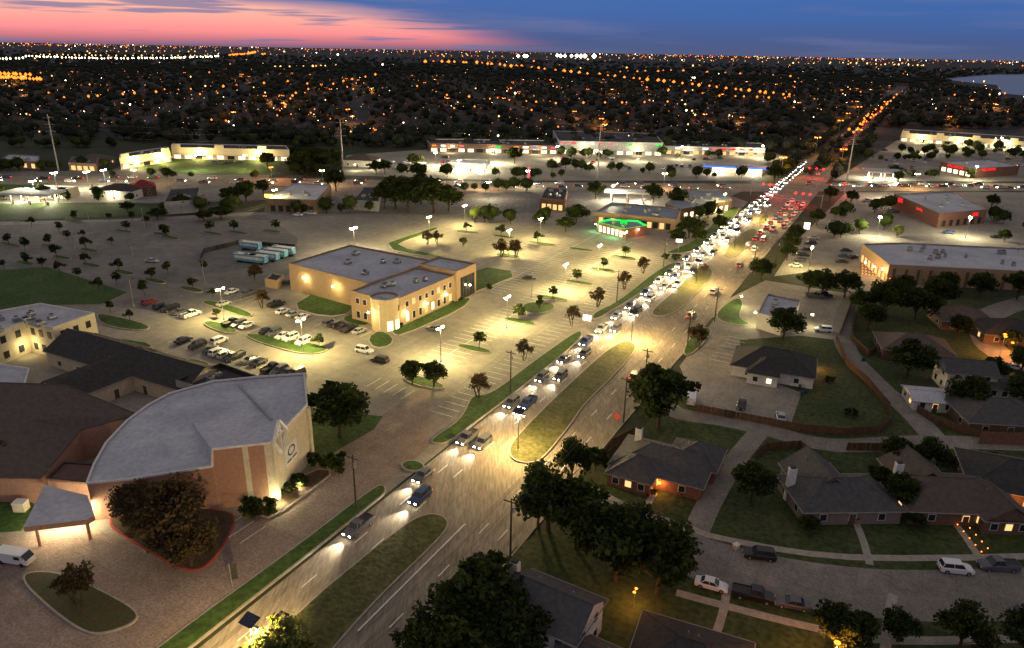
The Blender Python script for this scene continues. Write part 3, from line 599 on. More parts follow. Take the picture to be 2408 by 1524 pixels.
for (x0,z0,x1,z1) in((-2.5,0,0,3.1),(0,3.1,2.5,0),(2.5,0,0,-3.1),(0,-3.1,-2.5,0)): b.cyl(pt(x0,zc+z0),pt(x1,zc+z1),.38,.38,mTrim,4)
b.cyl(pt(0,zc-2.8),pt(0,zc+2.8),.22,.22,mTrim,4); b.cyl(pt(-1.3,zc+.7),pt(1.3,zc+.7),.22,.22,mTrim,4)
s1=(*P(560,905,10.2),10.25); s2=(*P(640,990,11),11.25); b.cyl(s1,s2,.25,.25,mGreyW,4)
CH=b.make('church_building')
for u,v in((660,1190),(705,1150)):
    l=light(CH,(0,0,0),300,(1,.9,.48),.2); q=P(u,v); l.location=(q[0]-CH.location.x,q[1]-CH.location.y,1.2)
b=MB(); hp_=[(-150,895,11),(150,905,11),(325,975,7.5),(190,1010,6.5),(95,1125,5),(-150,1120,5)]
hw=[(*P(u,v,z),z) for u,v,z in hp_]; c0=(*P(60,990,8.5),8.7)
for i in range(6):
    p=hw[i];q=hw[(i+1)%6]; b.face([p,q,c0],mRoofBr); b.face([(p[0],p[1],0),p,q,(q[0],q[1],0)],mPink); b.cyl(p,q,.14,.14,mRoofBr,4)
b.make('church_hall')
b=MB(); b.parapet([P(110,1125,4.5),P(150,1085,4.5),P(232,1090,4.5),P(205,1135,4.5)],0,4.5,mPink,M('red_metal_roof',(.12,.06,.05),(.09,.045,.04),rough=.5),mDarkM,.2); b.make('church_porch')
b=MB(); cp=[P(55,1240,4.6),P(105,1140,4.6),P(205,1165,4.6),P(222,1212,4.6),P(205,1222,4.6)]; b.prism(cp,3.7,4.6,mPink,mRoofW,True)
for q in off(ccw(cp),1.2): b.cyl((*q,0),(*q,3.7),.25,.25,mPink)
CP=b.make('entrance_canopy')
for u,v in((115,1262),(165,1258),(205,1245)):
    l=light(CP,(0,0,0),480,(1,.9,.55),.5); q=P(u,v-10); l.location=(q[0]-CP.location.x,q[1]-CP.location.y,3.0)
b=MB(); cr=[P(-90,745,8.5),P(95,712,8.5),P(222,735,8.5),P(124,770,8.5),P(60,755,8.5),P(-60,800,8.5)]; b.parapet(cr,0,8.5,mCream,mRoofW); acs(b,cr,7.9,10,2); 
A_=ccw(cr)
for i in range(len(A_)): b.wins(A_[i],A_[(i+1)%len(A_)],3,5.2,6.8,1.2,mGlass,mDarkM); b.wins(A_[i],A_[(i+1)%len(A_)],3,1.2,2.8,1.2,mGlass,mDarkM)
CB=b.make('classroom_building'); l=light(CB,(0,0,0),180,(1,.8,.36)); q=P(72,838); l.location=(q[0]-CB.location.x,q[1]-CB.location.y,3)
b=MB(); c5=[P(-90,880,5),P(-60,845,5),P(70,865,5),P(60,900,5),P(-20,920,5)]; b.parapet(c5,0,5,mCream,mRoofW); b.make('church_annex')
b=MB(); c6=[P(412,893,6),P(520,852,6),P(608,885,6),P(490,915,6)]; b.parapet(c6,0,6,mGreyW,mAsph,mDarkM,1.2); acs(b,c6,4.8,4,8); b.make('mechanical_annex')
mFascia=M('fascia_paint',(.3,.27,.23),(.24,.22,.19),scale=1)
def roofs(b,cx,cy,L,W,ang,z,rh,kind,mr,mw,ov=.5):
    c,s=math.cos(ang),math.sin(ang); T=lambda x,y,zz:(cx+x*c-y*s,cy+x*s+y*c,zz)
    l=L/2+ov;w_=W/2+ov; ri=(L-W)/2+.01 if kind=='hip' else l
    if kind=='hip': ri=max(ri,.3)
    z0=z-.1
    e=[T(-l,-w_,z0),T(l,-w_,z0),T(l,w_,z0),T(-l,w_,z0)]; r0=T(-ri,0,z+rh);r1=T(ri,0,z+rh)
    b.face([e[0],e[1],r1,r0],mr); b.face([e[2],e[3],r0,r1],mr)
    if kind=='hip': b.face([e[1],e[2],r1],mr); b.face([e[3],e[0],r0],mr)
    else:
        k=L/2; 
        for sg in(-1,1): b.face([T(sg*k,-W/2,z-.15),T(sg*k,W/2,z-.15),T(sg*k,0,z+rh-.12)],mw)
    for i in range(4): b.cyl(e[i],e[(i+1)%4],.1,.1,mFascia,4)
    b.cyl(r0,r1,.11,.11,mr,4)
    if kind=='hip':
        for q,r_ in((e[0],r0),(e[3],r0),(e[1],r1),(e[2],r1)): b.cyl(q,r_,.09,.09,mr,4)
    b.cyl(T(ri*.4,W*.15,z+rh*.5),T(ri*.4,W*.15,z+rh*.85),.12,.12,mSteel,6); b.cyl(T(-ri*.5,W*.2,z+rh*.4),T(-ri*.5,W*.2,z+rh*.75),.09,.09,mSteel,6)
def house(name,u,v,L,W,az,wh,rh,kind,mr,mw,wings=(),chim=None,zref=4,door=True,lit=None):
    cx,cy=P(u,v,zref); ang=ang_az(az); b=MB(); c,s=math.cos(ang),math.sin(ang)
    blocks=[(0,0,L,W,0,wh,rh,kind)]+list(wings)
    for (x,y,l,w_,da,h_,r_,k_) in blocks:
        X=cx+x*c-y*s;Y=cy+x*s+y*c; b.prism(b.rect(X,Y,l,w_,ang+rad(da)),0,h_,mw,False); roofs(b,X,Y,l,w_,ang+rad(da),h_,r_,k_,mr,mw)
        R_=b.rect(X,Y,l,w_,ang+rad(da))
        for i in range(4):
            n_=3 if (i%2==0)==(l>w_) else 2
            b.wins(R_[i],R_[(i+1)%4],n_,1.0,2.2,1.1,[mGlass,lit or mGlass,mGlass],mTrim)
            if h_>4.5: b.wins(R_[i],R_[(i+1)%4],n_,3.8,5,1.0,mGlass,mTrim)
    if door:
        X=cx+(W/2)*s;Y=cy-(W/2)*c; b.box(X,Y,0,2.1,1,.25,ang,mWood)
    if chim:
        X=cx+chim[0]*c-chim[1]*s;Y=cy+chim[0]*s+chim[1]*c; b.box(X,Y,0,wh+rh+.8,1.3,1,ang,chim[2]); b.box(X,Y,wh+rh+.8,wh+rh+1.1,.9,.7,ang,mDarkM)
    return b.make(name)
H1=house('brick_house',1562,1070,17,12,AZ+88,2.9,3,'hip',mRoofG,mRedBrick,[(-4,-5,8,8,90,2.9,2.6,'hip'),(5,5,9,9,90,2.9,2.8,'hip')],(-6,3,mTrim),lit=mLitW)
lw(H1,P(1548,1160),2.2,260,OC); lw(H1,P(1500,1130),2.2,120,OC); lw(H1,P(1620,1150),2.2,120,OC)
house('brick_house',1975,1145,17,11,87,2.9,3,'hip',mRoofG,M('grey_brick',(.25,.2,.17),(.2,.16,.14),scale=2),[(-2,4.5,10,9,90,2.9,3.6,'gable')],(-8,2,mTrim))
H3=house('brick_house',2235,1145,19,12,92,2.9,3,'hip',mRoofBr,mBrown,[(6,-4,8,8,90,2.9,2.8,'gable'),(-3,6,9,9,90,2.9,3.2,'gable')],(-8,3,mTrim),lit=mLitW)
H4=house('brick_house',2400,1110,18,14,110,3.2,3.2,'hip',mRoofD,mBrown,lit=mLitW); lw(H4,P(2385,1215),2.4,300,OC)
H5=house('white_house',1300,1400,11,9,AZ+92,5.4,2.8,'gable',mRoofG,mWhiteW,[(7.5,-3.5,8,7,0,2.8,2.4,'gable')],(-6.5,1,mWhiteW),zref=7)
lw(H5,P(1430,1560),2,120,(1,.6,.3))
house('house',1625,1530,14,11,AZ+84,2.9,2.8,'hip',mRoofD,mBrown)
H6=house('clinic_building',1822,842,19,13,AZ+84,3.1,3.6,'hip',mRoofD,mWhiteW,[(-2,-5,9,7,90,3.1,2.6,'hip')],lit=mLitC)
lw(H6,P(1745,883),3,1100,YC); lw(H6,P(1915,870),2.4,400,OC); lw(H6,P(1800,905),3,300,YC)
H7=house('white_house',2275,858,11,8,100,5.2,2.2,'gable',mRoofG,mWhiteW,[(7,-2,8,7,0,2.8,2,'gable')],zref=6)
house('brick_house',2150,800,17,13,105,3,3,'hip',mRoofBr,mBrown); house('brick_house',2265,735,15,12,100,3,3,'hip',mRoofBr,mBrown); H8=house('brick_house',2370,765,16,12,100,3,3,'hip',mRoofD,mBrown,lit=mLitW)
house('brick_house',2345,955,17,13,95,3,3,'hip',mRoofG,mBrown); H9=house('carport',2190,915,9,8,100,2.6,1,'gable',mRoofW,mWhiteW,lit=mLitW); lw(H9,P(2165,950),2.4,1000,YC)
lw(H8,P(2230,770),2.4,400,OC); lw(H8,P(2375,830),3,800,OC)
house('church_classroom_wing',240,825,24,13,AZ+88,4,3.6,'gable',mRoofD,mCream); house('church_classroom_wing',390,868,26,12,AZ+88,4,3.4,'gable',mRoofD,mCream); house('church_classroom_wing',230,885,22,12,AZ,4,3.4,'gable',mRoofD,mCream)
def flatb(name,pts,h,mw,mr,n=4,glass=None,cap=None,seed=1):
    b=MB(); p=[P(u,v,h) for u,v in pts]; b.parapet(p,0,h,mw,mr,cap or mFascia); acs(b,p,h-.6,n,seed)
    if glass is not None:
        q=P(*pts[glass[0]],h),P(*pts[glass[1]],h); b.wins(q[0],q[1],glass[2],.5,3.2,glass[3],glass[4],mDarkM)
    return b.make(name)
SC=flatb('retail_strip_building',[(2028,573),(2092,622),(2500,642),(2500,588),(2120,570)],7,mTan,mRoofW,14,(0,1,7,2.4,mLitW))
bb=MB(); 
A=Vector(P(2092,622,7));B=Vector(P(2500,642,7)); an=math.atan2((B-A).y,(B-A).x)
for k in range(14):
    c=A+(B-A)*((k+.5)/14); n_=Vector((math.sin(an),-math.cos(an)))
    c+=n_*.12; bb.box(c.x,c.y,0,5.6,.9,.3,an,mBrown); 
pb=bb.make('brick_pilasters'); pb.parent=SC; pb.matrix_parent_inverse=Matrix.Translation(-Vector(SC.location))
for u in (2120,2200,2290,2350): lw(SC,P(u,662+ (u-2100)*.02),4.8,650,(1,.55,.2))
for u,v in((2030,645),(2050,655),(2070,662)): lw(SC,P(u,v),4.5,450,(1,.5,.18))
b=MB()
for k in range(9):
    for j in range(5):
        q=P(2025+k*8,632+j*7+k*1.5); b.box(q[0],q[1],2.6,2.78,.2,.2,0,mLensO)
for j in range(5):
    q0=P(2021,632+j*7);q1=P(2093,645+j*7); b.cyl((*q0,2.9),(*q1,2.9),.03,.03,mDarkM,3); b.cyl((*q0,0),(*q0,3),.08,.08,mWood,5)
b.make('patio_string_lights')
PH=flatb('pharmacy_building',[(2103,455),(2210,502),(2322,492),(2240,450)],7,mRedBrick,mRoofW,6,(1,2,6,2,mGlass))
q0=P(2103,455,7);q1=P(2210,502,7); mRS=E('red_sign',(1,.02,.02),1.8)
def wallsign(par,a,b_,t,z,body,size,m,out=.3):
    A=Vector(a);B=Vector(b_);d=(B-A);n=Vector((d.y,-d.x)).normalized()
    if n.dot(-A)<0: n=-n
    an=math.atan2(d.y,d.x)
    if Vector((math.sin(an),-math.cos(an))).dot(n)<0: an+=math.pi
    c=A+d*t+n*out; return text(body,(c.x,c.y,z),size,an,m,par)
wallsign(PH,q0,q1,.18,5,'QRS',3,mRS); wallsign(PH,q0,q1,.62,5,'pharmacy',1.6,mRS); wallsign(PH,q1,P(2322,492,7),.75,5,'QRS',2.2,mRS)
DS=flatb('drugstore_building',[(2212,380),(2292,396),(2398,390),(2325,374)],6.5,mRedBrick,mRoofW,5,(0,1,5,4,mLitC))
wallsign(DS,P(2212,380,6.5),P(2292,396,6.5),.5,5.2,'WELLGROVE',2.6,mRS,1.2); wallsign(DS,P(2292,396,6.5),P(2398,390,6.5),.3,5.2,'WELLGROVE',2.4,mRS,.6)
mWS=E('white_sign',(1,.92,.85),2.5);mGS=E('green_sign',(.01,1,.08),1.2);mBS=E('blue_sign',(.08,.25,1),1.4);mOS=E('orange_sign',(1,.25,.03),1.6);mPS=E('pink_sign',(1,.1,.13),1.6)
def strip(name,pts,h,mw,lit,signs,n=5):
    b=MB(); p=[P(u,v,h) for u,v in pts]; b.parapet(p,0,h,mw,mAsph,mTrim); acs(b,p,h-.6,abs(n),4)
    A=Vector(p[0]);B=Vector(p[1]);L=(B-A).length; k=int(L/7)
    b.wins(p[0],p[1],k,.4,2.9,4.6,[lit,lit,mGlass],mDarkM,0,1)
    an=math.atan2((B-A).y,(B-A).x)
    for i in range(k):
        c=A+(B-A)*((i+.5)/k); 
        if signs and random.random()<.7: b.box(c.x,c.y,h-2.2,h-1.0,random.uniform(2.5,4.5),.8,an,random.choice(signs))
    if not signs:
        for i in range(0,k,4):
            c=A+(B-A)*((i+.5)/k); b.box(c.x,c.y,h,h+2,6,1,an,mw,mTrim)
    c=A+(B-A)*.5; n_=Vector(((B-A).y,-(B-A).x)).normalized(); 
    if n_.dot(-A)<0: n_=-n_
    c+=n_*1.6; b.box(c.x,c.y,3.2,3.6,L*.97,2.6,an,mw,mTrim)
    o=b.make(name)
    for i in range(max(2,int(L/28))):
        c=A+(B-A)*((i+.5)/max(2,int(L/28)))+n_*5; light(o,(c.x-o.location.x,c.y-o.location.y,4.5),LPW[0],LPW[1],.5)
    return o
LPW=[1300,(1,.8,.45)]
strip('retail_strip_building',[(1010,337),(1312,343),(1305,330),(1000,326)],6.5,mBrown,mLitC,[mGS,mWS,mBS,mWS,mOS,mPS],8)
strip('department_store',[(1315,331),(1560,336),(1540,313),(1300,307)],10,M('store_wall',(.42,.43,.42),(.34,.36,.36),scale=.1),mLitC,[mGS,mWS,mPS,mWS],14)
strip('retail_strip_building',[(1562,343),(1800,348),(1790,336),(1560,331)],6.5,mGreyW,mLitW,[mRS,mRS,mGS,mPS,mWS],6)
LPW=[3400,(1,.75,.3)]
strip('shopping_center',[(402,346),(680,352),(672,342),(405,337)],8,mCream,mLitC,[],6)
strip('shopping_center',[(280,371),(400,354),(392,345),(285,361)],7.5,mCream,mLitC,[],4)
strip('shopping_center',[(2120,312),(2420,333),(2420,322),(2125,303)],8,mCream,mLitC,[],6)
flatb('brown_commercial_building',[(625,467),(745,470),(778,434),(690,430)],6.5,M('brown_metal_wall',(.25,.17,.1),(.2,.14,.08)),mRoofW,3,(0,1,6,2,mGlass))
bb=MB(); q=P(650,482); bb.box(q[0],q[1],3.8,5.4,11,.8,rad(0),E('yellow_sign',(1,.75,.12),2.2)); bb.make('illuminated_sign')
flatb('commercial_building',[(830,470),(890,474),(895,440),(855,440)],5,mGreyW,mAsph,3)
flatb('commercial_building',[(385,475),(462,470),(470,440),(400,445)],6,mGreyW,mAsph,3)
flatb('restaurant_building',[(1270,465),(1328,470),(1335,443),(1285,440)],6,mRedBrick,mAsph,5,(0,1,4,2,mLitW))
flatb('metal_roof_building',[(1398,498),(1590,516),(1602,490),(1440,475)],5.5,mTan,mRoofB,9,(0,1,12,2,[mGlass,mLitW]))
flatb('retail_building',[(1565,478),(1600,492),(1722,470),(1700,446),(1600,445)],5.5,mBrown,mRoofB,10,(1,2,8,2.4,mLitC))
GR=flatb('restaurant_building',[(1405,522),(1470,538),(1522,530),(1500,518),(1430,515)],4.5,mRedBrick,mRoofB,2,(0,1,6,1.6,mLitC),cap=E('green_neon',(.02,1,.12),1.6))
lw(GR,P(1440,560),3.5,800,(.15,1,.35)); lw(GR,P(1400,545),3.5,700,(.15,1,.35)); lw(GR,P(1500,558),3.5,300,(1,.3,.2))
BK=house('bank_building',850,375,22,16,100,4.5,3.2,'hip',mRoofBr,mWhiteW,lit=mLitC); lw(BK,P(835,402),4,2200,WC); lw(BK,P(875,400),4,1500,WC)
RS=house('restaurant_building',285,445,20,14,95,4.5,2.5,'hip',mRoofD,mWhiteW,lit=mLitC); lw(RS,P(265,470),4,2500,WC); lw(RS,P(330,455),4,1500,(1,.4,.2))
house('restaurant_building',335,440,12,12,60,5,3,'hip',M('red_roof',(.3,.04,.03),(.2,.03,.03)),mBrown)
flatb('office_row_building',[(5,372),(90,380),(92,366),(20,362)],5,mTan,mRoofW,2,(0,1,4,3,mLitW)); flatb('office_row_building',[(160,382),(225,385),(232,370),(170,368)],5,mTan,mRoofBr,2,(0,1,4,3,mLitW)); house('office_row_building',225,372,18,14,90,4,3,'hip',mRoofBr,mTan,lit=mLitW)
BN=flatb('small_office_building',[(1782,735),(1805,690),(1882,705),(1868,745),(1840,752)],5,mWhiteW,mRoofW,2)
lw(BN,P(1772,765),4,1000,(1,.9,.45)); lw(BN,P(1905,770),4,800,(1,.9,.45)); lw(BN,P(1740,725),4,900,(1,.9,.45))
flatb('stair_block',[(622,655),(640,640),(668,645),(652,660)],3,mTan,mAsph,0)
def canopy(u,v,L,W,az,stripe,p,shop=True):
    cx,cy=P(u,v,5.5); a=ang_az(az); b=MB(); b.box(cx,cy,5,6,L,W,a,stripe,mRoofW); b.box(cx,cy,4.93,4.99,L*.94,W*.9,a,mLitC)
    c,s=math.cos(a),math.sin(a)
    for x in(-L*.35,0,L*.35):
        for y in(-W*.25,W*.25): X=cx+x*c-y*s;Y=cy+x*s+y*c; b.box(X,Y,0,4.92,.4,.4,a,mTrim); b.box(X+.9*c,Y+.9*s,0,1.7,.7,.5,a,mRedBrick)
    if shop:
        X=cx-s*W*1.2; Y=cy+c*W*1.2; b.parapet(b.rect(X,Y,L*.7,10,a),0,5,mCream,mRoofW); R_=b.rect(X,Y,L*.7,10.1,a); b.wins(R_[0],R_[1],5,.5,3,2.5,mLitC,mDarkM)
    o=b.make('gas_station'); 
    for x in(-L*.3,L*.3): light(o,(cx+x*c-o.location.x,cy+x*s-o.location.y,4.6),p,(1,.9,.62),.5)
canopy(75,452,26,14,95,mTrim,5000); canopy(1105,382,26,12,95,mTrim,8000); canopy(1735,392,44,10,100,mBS,5000); canopy(2078,402,22,16,100,mTrim,9000,False); canopy(1475,450,24,10,100,mTrim,6000,False)
def psign(u,v,h,w_,hh,m,az=100):
    b=MB(); b.cyl((0,0,0),(0,0,h),.16,.16,mSteel); b.box(0,0,h-hh,h,w_,.4,0,m,mDarkM); b.box(0,0,h,h+.1,w_+.1,.5,0,mDarkM); place(unlinked(b,'sign_body'),'illuminated_pole_sign',P(u,v),ang_az(az))
psign(1893,560,7,2.4,3,mWS); psign(1595,590,5,2.6,1.4,mWS);psign(1243,432,10,1.4,8,mPS);psign(1465,548,6,3,2,mGS);psign(800,425,6,3,2,mWS)
b=MB(); b.box(0,0,0,.6,3.2,1,0,mTan); b.box(0,0,.6,2.5,2.4,.5,0,mWS,mTrim); b.box(0,0,2.5,2.7,2.6,.7,0,mTan); place(unlinked(b,'monument'),'monument_sign',P(1380,758),ang_az(118))
b=MB(); b.cyl((0,0,0),(0,0,1.2),.06,.06,mSteel); s_=.75; b.face([(-s_,0,1.6),(0,0,1.6-s_),(s_,0,1.6),(0,0,1.6+s_)],E('orange_glow_face',(1,.12,.04),.5)); b.face([(0,.02,1.6+s_),(s_,.02,1.6),(0,.02,1.6-s_),(-s_,.02,1.6)],mSteel); place(unlinked(b,'road_work_sign_body'),'road_work_sign',P(1450,998),rad(-15),1.2)  # unlit sign face given a weak orange emission of its own
b=MB(); b.cyl((0,0,0),(0,0,5),.07,.07,mSteel); b.box(.5,0,2.2,4.8,.9,.05,0,mDarkM); place(unlinked(b,'banner'),'banner_pole',P(548,1392),rad(20))
b=MB(); b.box(0,0,0,1.2,1.4,1.1,0,mCream); b.box(0,0,1.2,1.3,1.5,1.2,0,mTrim); bx=unlinked(b,'cabinet_box'); place(bx,'utility_cabinet',P(52,1200),0,1.4); place(bx,'utility_cabinet',P(1730,1290),.5,.7)
b=MB(); b.prism([(-.3,-.35),(.3,-.35),(.3,.35),(-.3,.35)],.1,1.0,M('bin_plastic',(.03,.08,.16),(.02,.06,.12))); b.box(0,.03,1,1.08,.66,.8,0,mDarkM); b.cyl((-.32,.3,.12),(.32,.3,.12),.12,.12,mTyre,8); bn=unlinked(b,'bin_body')
for u,v in [(1885,930),(1893,925),(2265,1085),(2030,850),(1880,915)]: place(bn,'wheelie_bin',P(u,v),random.uniform(0,3))
mR=E('red_signal',(1,.01,.01),12)
def signal(u,v,az,L=12):
    b=MB(); b.cyl((0,0,0),(0,0,7),.2,.14,mSteel); b.cyl((0,0,6.4),(L,0,6.8),.12,.08,mSteel)
    for x in(L*.45,L*.7,L*.97):
        b.box(x,-.1,5.9,7.1,.45,.35,0,mDarkM); b.cyl((x,-.28,6.7),(x,-.4,6.7),.5,.5,mR,8); b.cyl((x,.12,6.7),(x,.2,6.7),.5,.5,mR,8)
    o=place(unlinked(b,'signal_body'),'traffic_light',P(u,v),ang_az(az)); light(o,(L*.7,-1,6.5),1400,(1,.05,.03),.2)
signal(1960,425,118+180,16); signal(1765,458,118,14); signal(1985,455,208,12); signal(1930,490,118+180,14)
def fence(pts,h=1.9,m=mWood):
    b=MB(); w_=[Vector(P(*p)) for p in pts]
    for a,c in zip(w_[:-1],w_[1:]):
        d=c-a; L=d.length; an=math.atan2(d.y,d.x); k=max(1,int(L/.9))
        for i in range(k):
            q=a+d*((i+.5)/k); b.box(q.x,q.y,.05,h+random.uniform(-.06,.06),L/k*.93,.05,an,m)
        for i in range(0,k,3): q=a+d*(i/k); b.box(q.x,q.y,0,h+.1,.12,.12,an,m)
        q=a+d*.5; b.box(q.x,q.y,h*.75,h*.8,L,.1,an,m)
    return b.make('wooden_fence')
fence([(1632,968),(1750,990),(1880,1015),(1980,1025),(2060,1020),(2092,1000),(2090,965),(2040,905),(1990,860),(1965,800)])
fence([(1408,1090),(1440,1050),(1500,1020)]); fence([(1775,1080),(1800,1060),(1880,1055),(1925,1090)]); fence([(1990,1060),(2100,1062),(2140,1070)]); fence([(2155,970),(2200,1000),(2300,1030),(2480,1040)],2); fence([(2010,720),(2000,800),(2040,840),(2060,830)],2); fence([(1490,1540),(1530,1480)]); fence([(1975,790),(2000,720),(2015,690)]);fence([(2300,1045),(2480,1050)],3,mRedBrick)
fence([(472,612),(480,595),(560,575),(695,585),(690,605)],1.8,mDarkM)
b=MB()
for k in range(9):
    q=P(2250+(k%2)*22+k*7,1240+k*8); b.cyl((*q,0),(*q,.5),.05,.05,mDarkM,5); b.cyl((*q,.5),(*q,.62),.09,.09,mLensO,6)
b.make('path_lights')
# ---------------------------------------------------------------- distant neighbourhoods
def merged(name,V,Fc,mats,mi):
    me=bpy.data.meshes.new(name); nv=len(V); me.vertices.add(nv); me.vertices.foreach_set('co',V.astype(np.float32).ravel())
    k=Fc.shape[1]; nf=len(Fc); me.loops.add(nf*k); me.loops.foreach_set('vertex_index',Fc.astype(np.int32).ravel()); me.polygons.add(nf)
    me.polygons.foreach_set('loop_start',np.arange(0,nf*k,k,dtype=np.int32))
    for m in mats: me.materials.append(m)
    me.polygons.foreach_set('material_index',mi.astype(np.int32)); me.update(calc_edges=True); me.validate()
    o=bpy.data.objects.new(name,me); COL.objects.link(o); return o
def inpoly(x,y,poly):
    c=False;n=len(poly);j=n-1
    for i in range(n):
        xi,yi=poly[i];xj,yj=poly[j]
        if (yi>y)!=(yj>y) and x<(xj-xi)*(y-yi)/(yj-yi)+xi: c=not c
        j=i
    return c
lake=[P(*p) for p in LK_]
def free(x,y,mar=0):
    s,t=toST((x,y))
    if -4-mar<t<30+mar and s<2300: return False
    if x>300 and y<860 and t>0: return False
    if y<655+mar: return False
    for k in (1,1.12,1.25):
        if inpoly(x*k,y*k,lake): return False
    return True
HS=[]
a0=rad(12); ca,sa=math.cos(a0),math.sin(a0)
for i in range(-90,95):
    for j in range(10,92):
        u=i*24; v=j*34+(j%2)*(-9)
        if i%9==0: continue
        x=u*ca-v*sa; y=u*sa+v*ca
        if abs(x)>y*.80+60 or y>2700 or not free(x,y,6): continue
        if random.random()<.14: continue
        HS.append((x+random.uniform(-3,3),y+random.uniform(-3,3),random.choice([0,0,math.pi/2,math.pi])+a0+random.uniform(-.15,.15),random.uniform(.8,1.15)))
HS=np.array(HS); nH=len(HS)
L2,W2,hz,rz=8.5,6.2,3.0,3.2
hv=np.array([(-L2,-W2,0),(L2,-W2,0),(L2,W2,0),(-L2,W2,0),(-L2,-W2,hz),(L2,-W2,hz),(L2,W2,hz),(-L2,W2,hz),(-L2-.5,-W2-.5,hz),(L2+.5,-W2-.5,hz),(L2+.5,W2+.5,hz),(-L2-.5,W2+.5,hz),(-3.4,0,hz+rz),(3.4,0,hz+rz),
  (3,-W2-3,0),(8,-W2-3,0),(3,-W2-3,hz),(8,-W2-3,hz),(5.5,-W2-3,hz+2),(5.5,0,hz+2.2),(2.6,-W2,hz),(8.4,-W2,hz)],float)
hf=[(0,1,5,4),(1,2,6,5),(2,3,7,6),(3,0,4,7),(8,9,13,12),(10,11,12,13),(9,10,13,13),(11,8,12,12),(14,15,17,16),(16,18,19,20),(17,21,19,18),(16,17,18,18)]
hm=[0,0,0,0,1,1,1,1,0,1,1,0]
def xform(T,base):
    c=np.cos(T[:,2]);s=np.sin(T[:,2]);k=T[:,3]; kz=np.minimum(k,1.5); X=base[None,:,0]*k[:,None];Y=base[None,:,1]*k[:,None];Z=base[None,:,2]*kz[:,None]
    return np.stack([X*c[:,None]-Y*s[:,None]+T[:,0:1],X*s[:,None]+Y*c[:,None]+T[:,1:2],Z],-1)
def trisplit(f,m):
    o=[];mm=[]
    for q,k in zip(f,m):
        o.append(q[:3]);mm.append(k)
        if q[2]!=q[3]: o.append((q[0],q[2],q[3]));mm.append(k)
    return np.array(o),np.array(mm)
tf,tm=trisplit(hf,hm); V=xform(HS,hv).reshape(-1,3); Fc=(tf[None]+np.arange(nH)[:,None,None]*len(hv)).reshape(-1,3)
wallc=rng.integers(0,2,nH); roofc=rng.integers(0,3,nH)
mi=np.where(tm[None,:]==0,wallc[:,None],2+roofc[:,None]).reshape(-1)
fR=[M('distant_roof_a',(.045,.045,.05),(.065,.06,.06),scale=.3),M('distant_roof_b',(.03,.03,.032),(.045,.042,.04),scale=.3),M('distant_roof_c',(.065,.052,.045),(.05,.042,.038),scale=.3)]
merged('distant_houses',V,Fc,[mBrown,M('distant_wall',(.2,.15,.11),(.14,.11,.08),scale=.3)]+fR,mi)
import bmesh
bm=bmesh.new(); bmesh.ops.create_icosphere(bm,subdivisions=2,radius=1); bv=np.array([v.co[:] for v in bm.verts]); bf=np.array([[v.index for v in f.verts] for f in bm.faces]); bm.free()
def dtree(seed):
    rs=np.random.default_rng(seed); v=bv*(1+.4*(rs.random((len(bv),1))-.5)); v=v*np.array([3.3,3.3,2.9])+np.array([0,0,5.2])
    n=50; d=rs.normal(size=(n,3)); d/=np.linalg.norm(d,axis=1)[:,None]; C=d*np.array([3.7,3.7,3.3])*(.85+.35*rs.random((n,1)))+np.array([0,0,5.2])
    A=rs.normal(size=(n,3))*.55; B=rs.normal(size=(n,3))*.55
    q=np.stack([C-A,C+A,C+B],1).reshape(-1,3); f=np.arange(n*3).reshape(-1,3)+len(v)
    tr=np.array([(-.3,0,0),(.3,0,0),(0,.3,3),(0,-.3,0)],float); ft=np.array([(0,1,2),(1,3,2),(3,0,2)])+len(v)+len(q)
    return np.vstack([v,q,tr]),np.vstack([bf,f,ft])
TS=[]
for h in HS:
    for k in range(random.choice([1,2,2,3])):
        x=h[0]+random.uniform(-15,15); y=h[1]+random.uniform(-17,17)
        if free(x,y): TS.append((x,y,random.uniform(0,6.28),random.uniform(.6,1.45)))
for k in range(3000):
    y=1/random.uniform(1/6500,1/2300); x=random.uniform(-.8,.8)*y
    if free(x,y): TS.append((x,y,random.uniform(0,6.28),random.uniform(2.0,4.2)))
for k in range(520):
    x=random.uniform(-520,560); y=random.uniform(596,668) if x<300 else random.uniform(860,950); 
    s,t=toST((x,y))
    if -8<t<35: continue
    TS.append((x,y,random.uniform(0,6.28),random.uniform(.7,1.5)))
for s in range(330,1500,7):
    for t in (-3,29,random.uniform(12,16)):
        if random.random()<.75: q=ST(s+random.uniform(-2,2),t+random.uniform(-3,2)*(t!=14)); TS.append((q[0],q[1],random.uniform(0,6.28),random.uniform(.5,1.0)))
TS=np.array(TS)
parts=np.array_split(TS[rng.permutation(len(TS))],3)
mD=[M('distant_foliage_a',(.014,.021,.012),(.026,.034,.019),scale=.05,fine=.4,detail=1),M('distant_foliage_b',(.022,.029,.015),(.036,.04,.022),scale=.05,fine=.4,detail=1),M('distant_foliage_c',(.012,.017,.011),(.022,.027,.018),scale=.05,fine=.4,detail=1)]
for i,T in enumerate(parts):
    v,f=dtree(100+i); V=xform(T,v).reshape(-1,3); Fc=(f[None]+np.arange(len(T))[:,None,None]*len(v)).reshape(-1,3)
    merged('distant_trees',V,Fc,mD,np.repeat(rng.integers(0,3,len(T)),len(f)))
T=[]
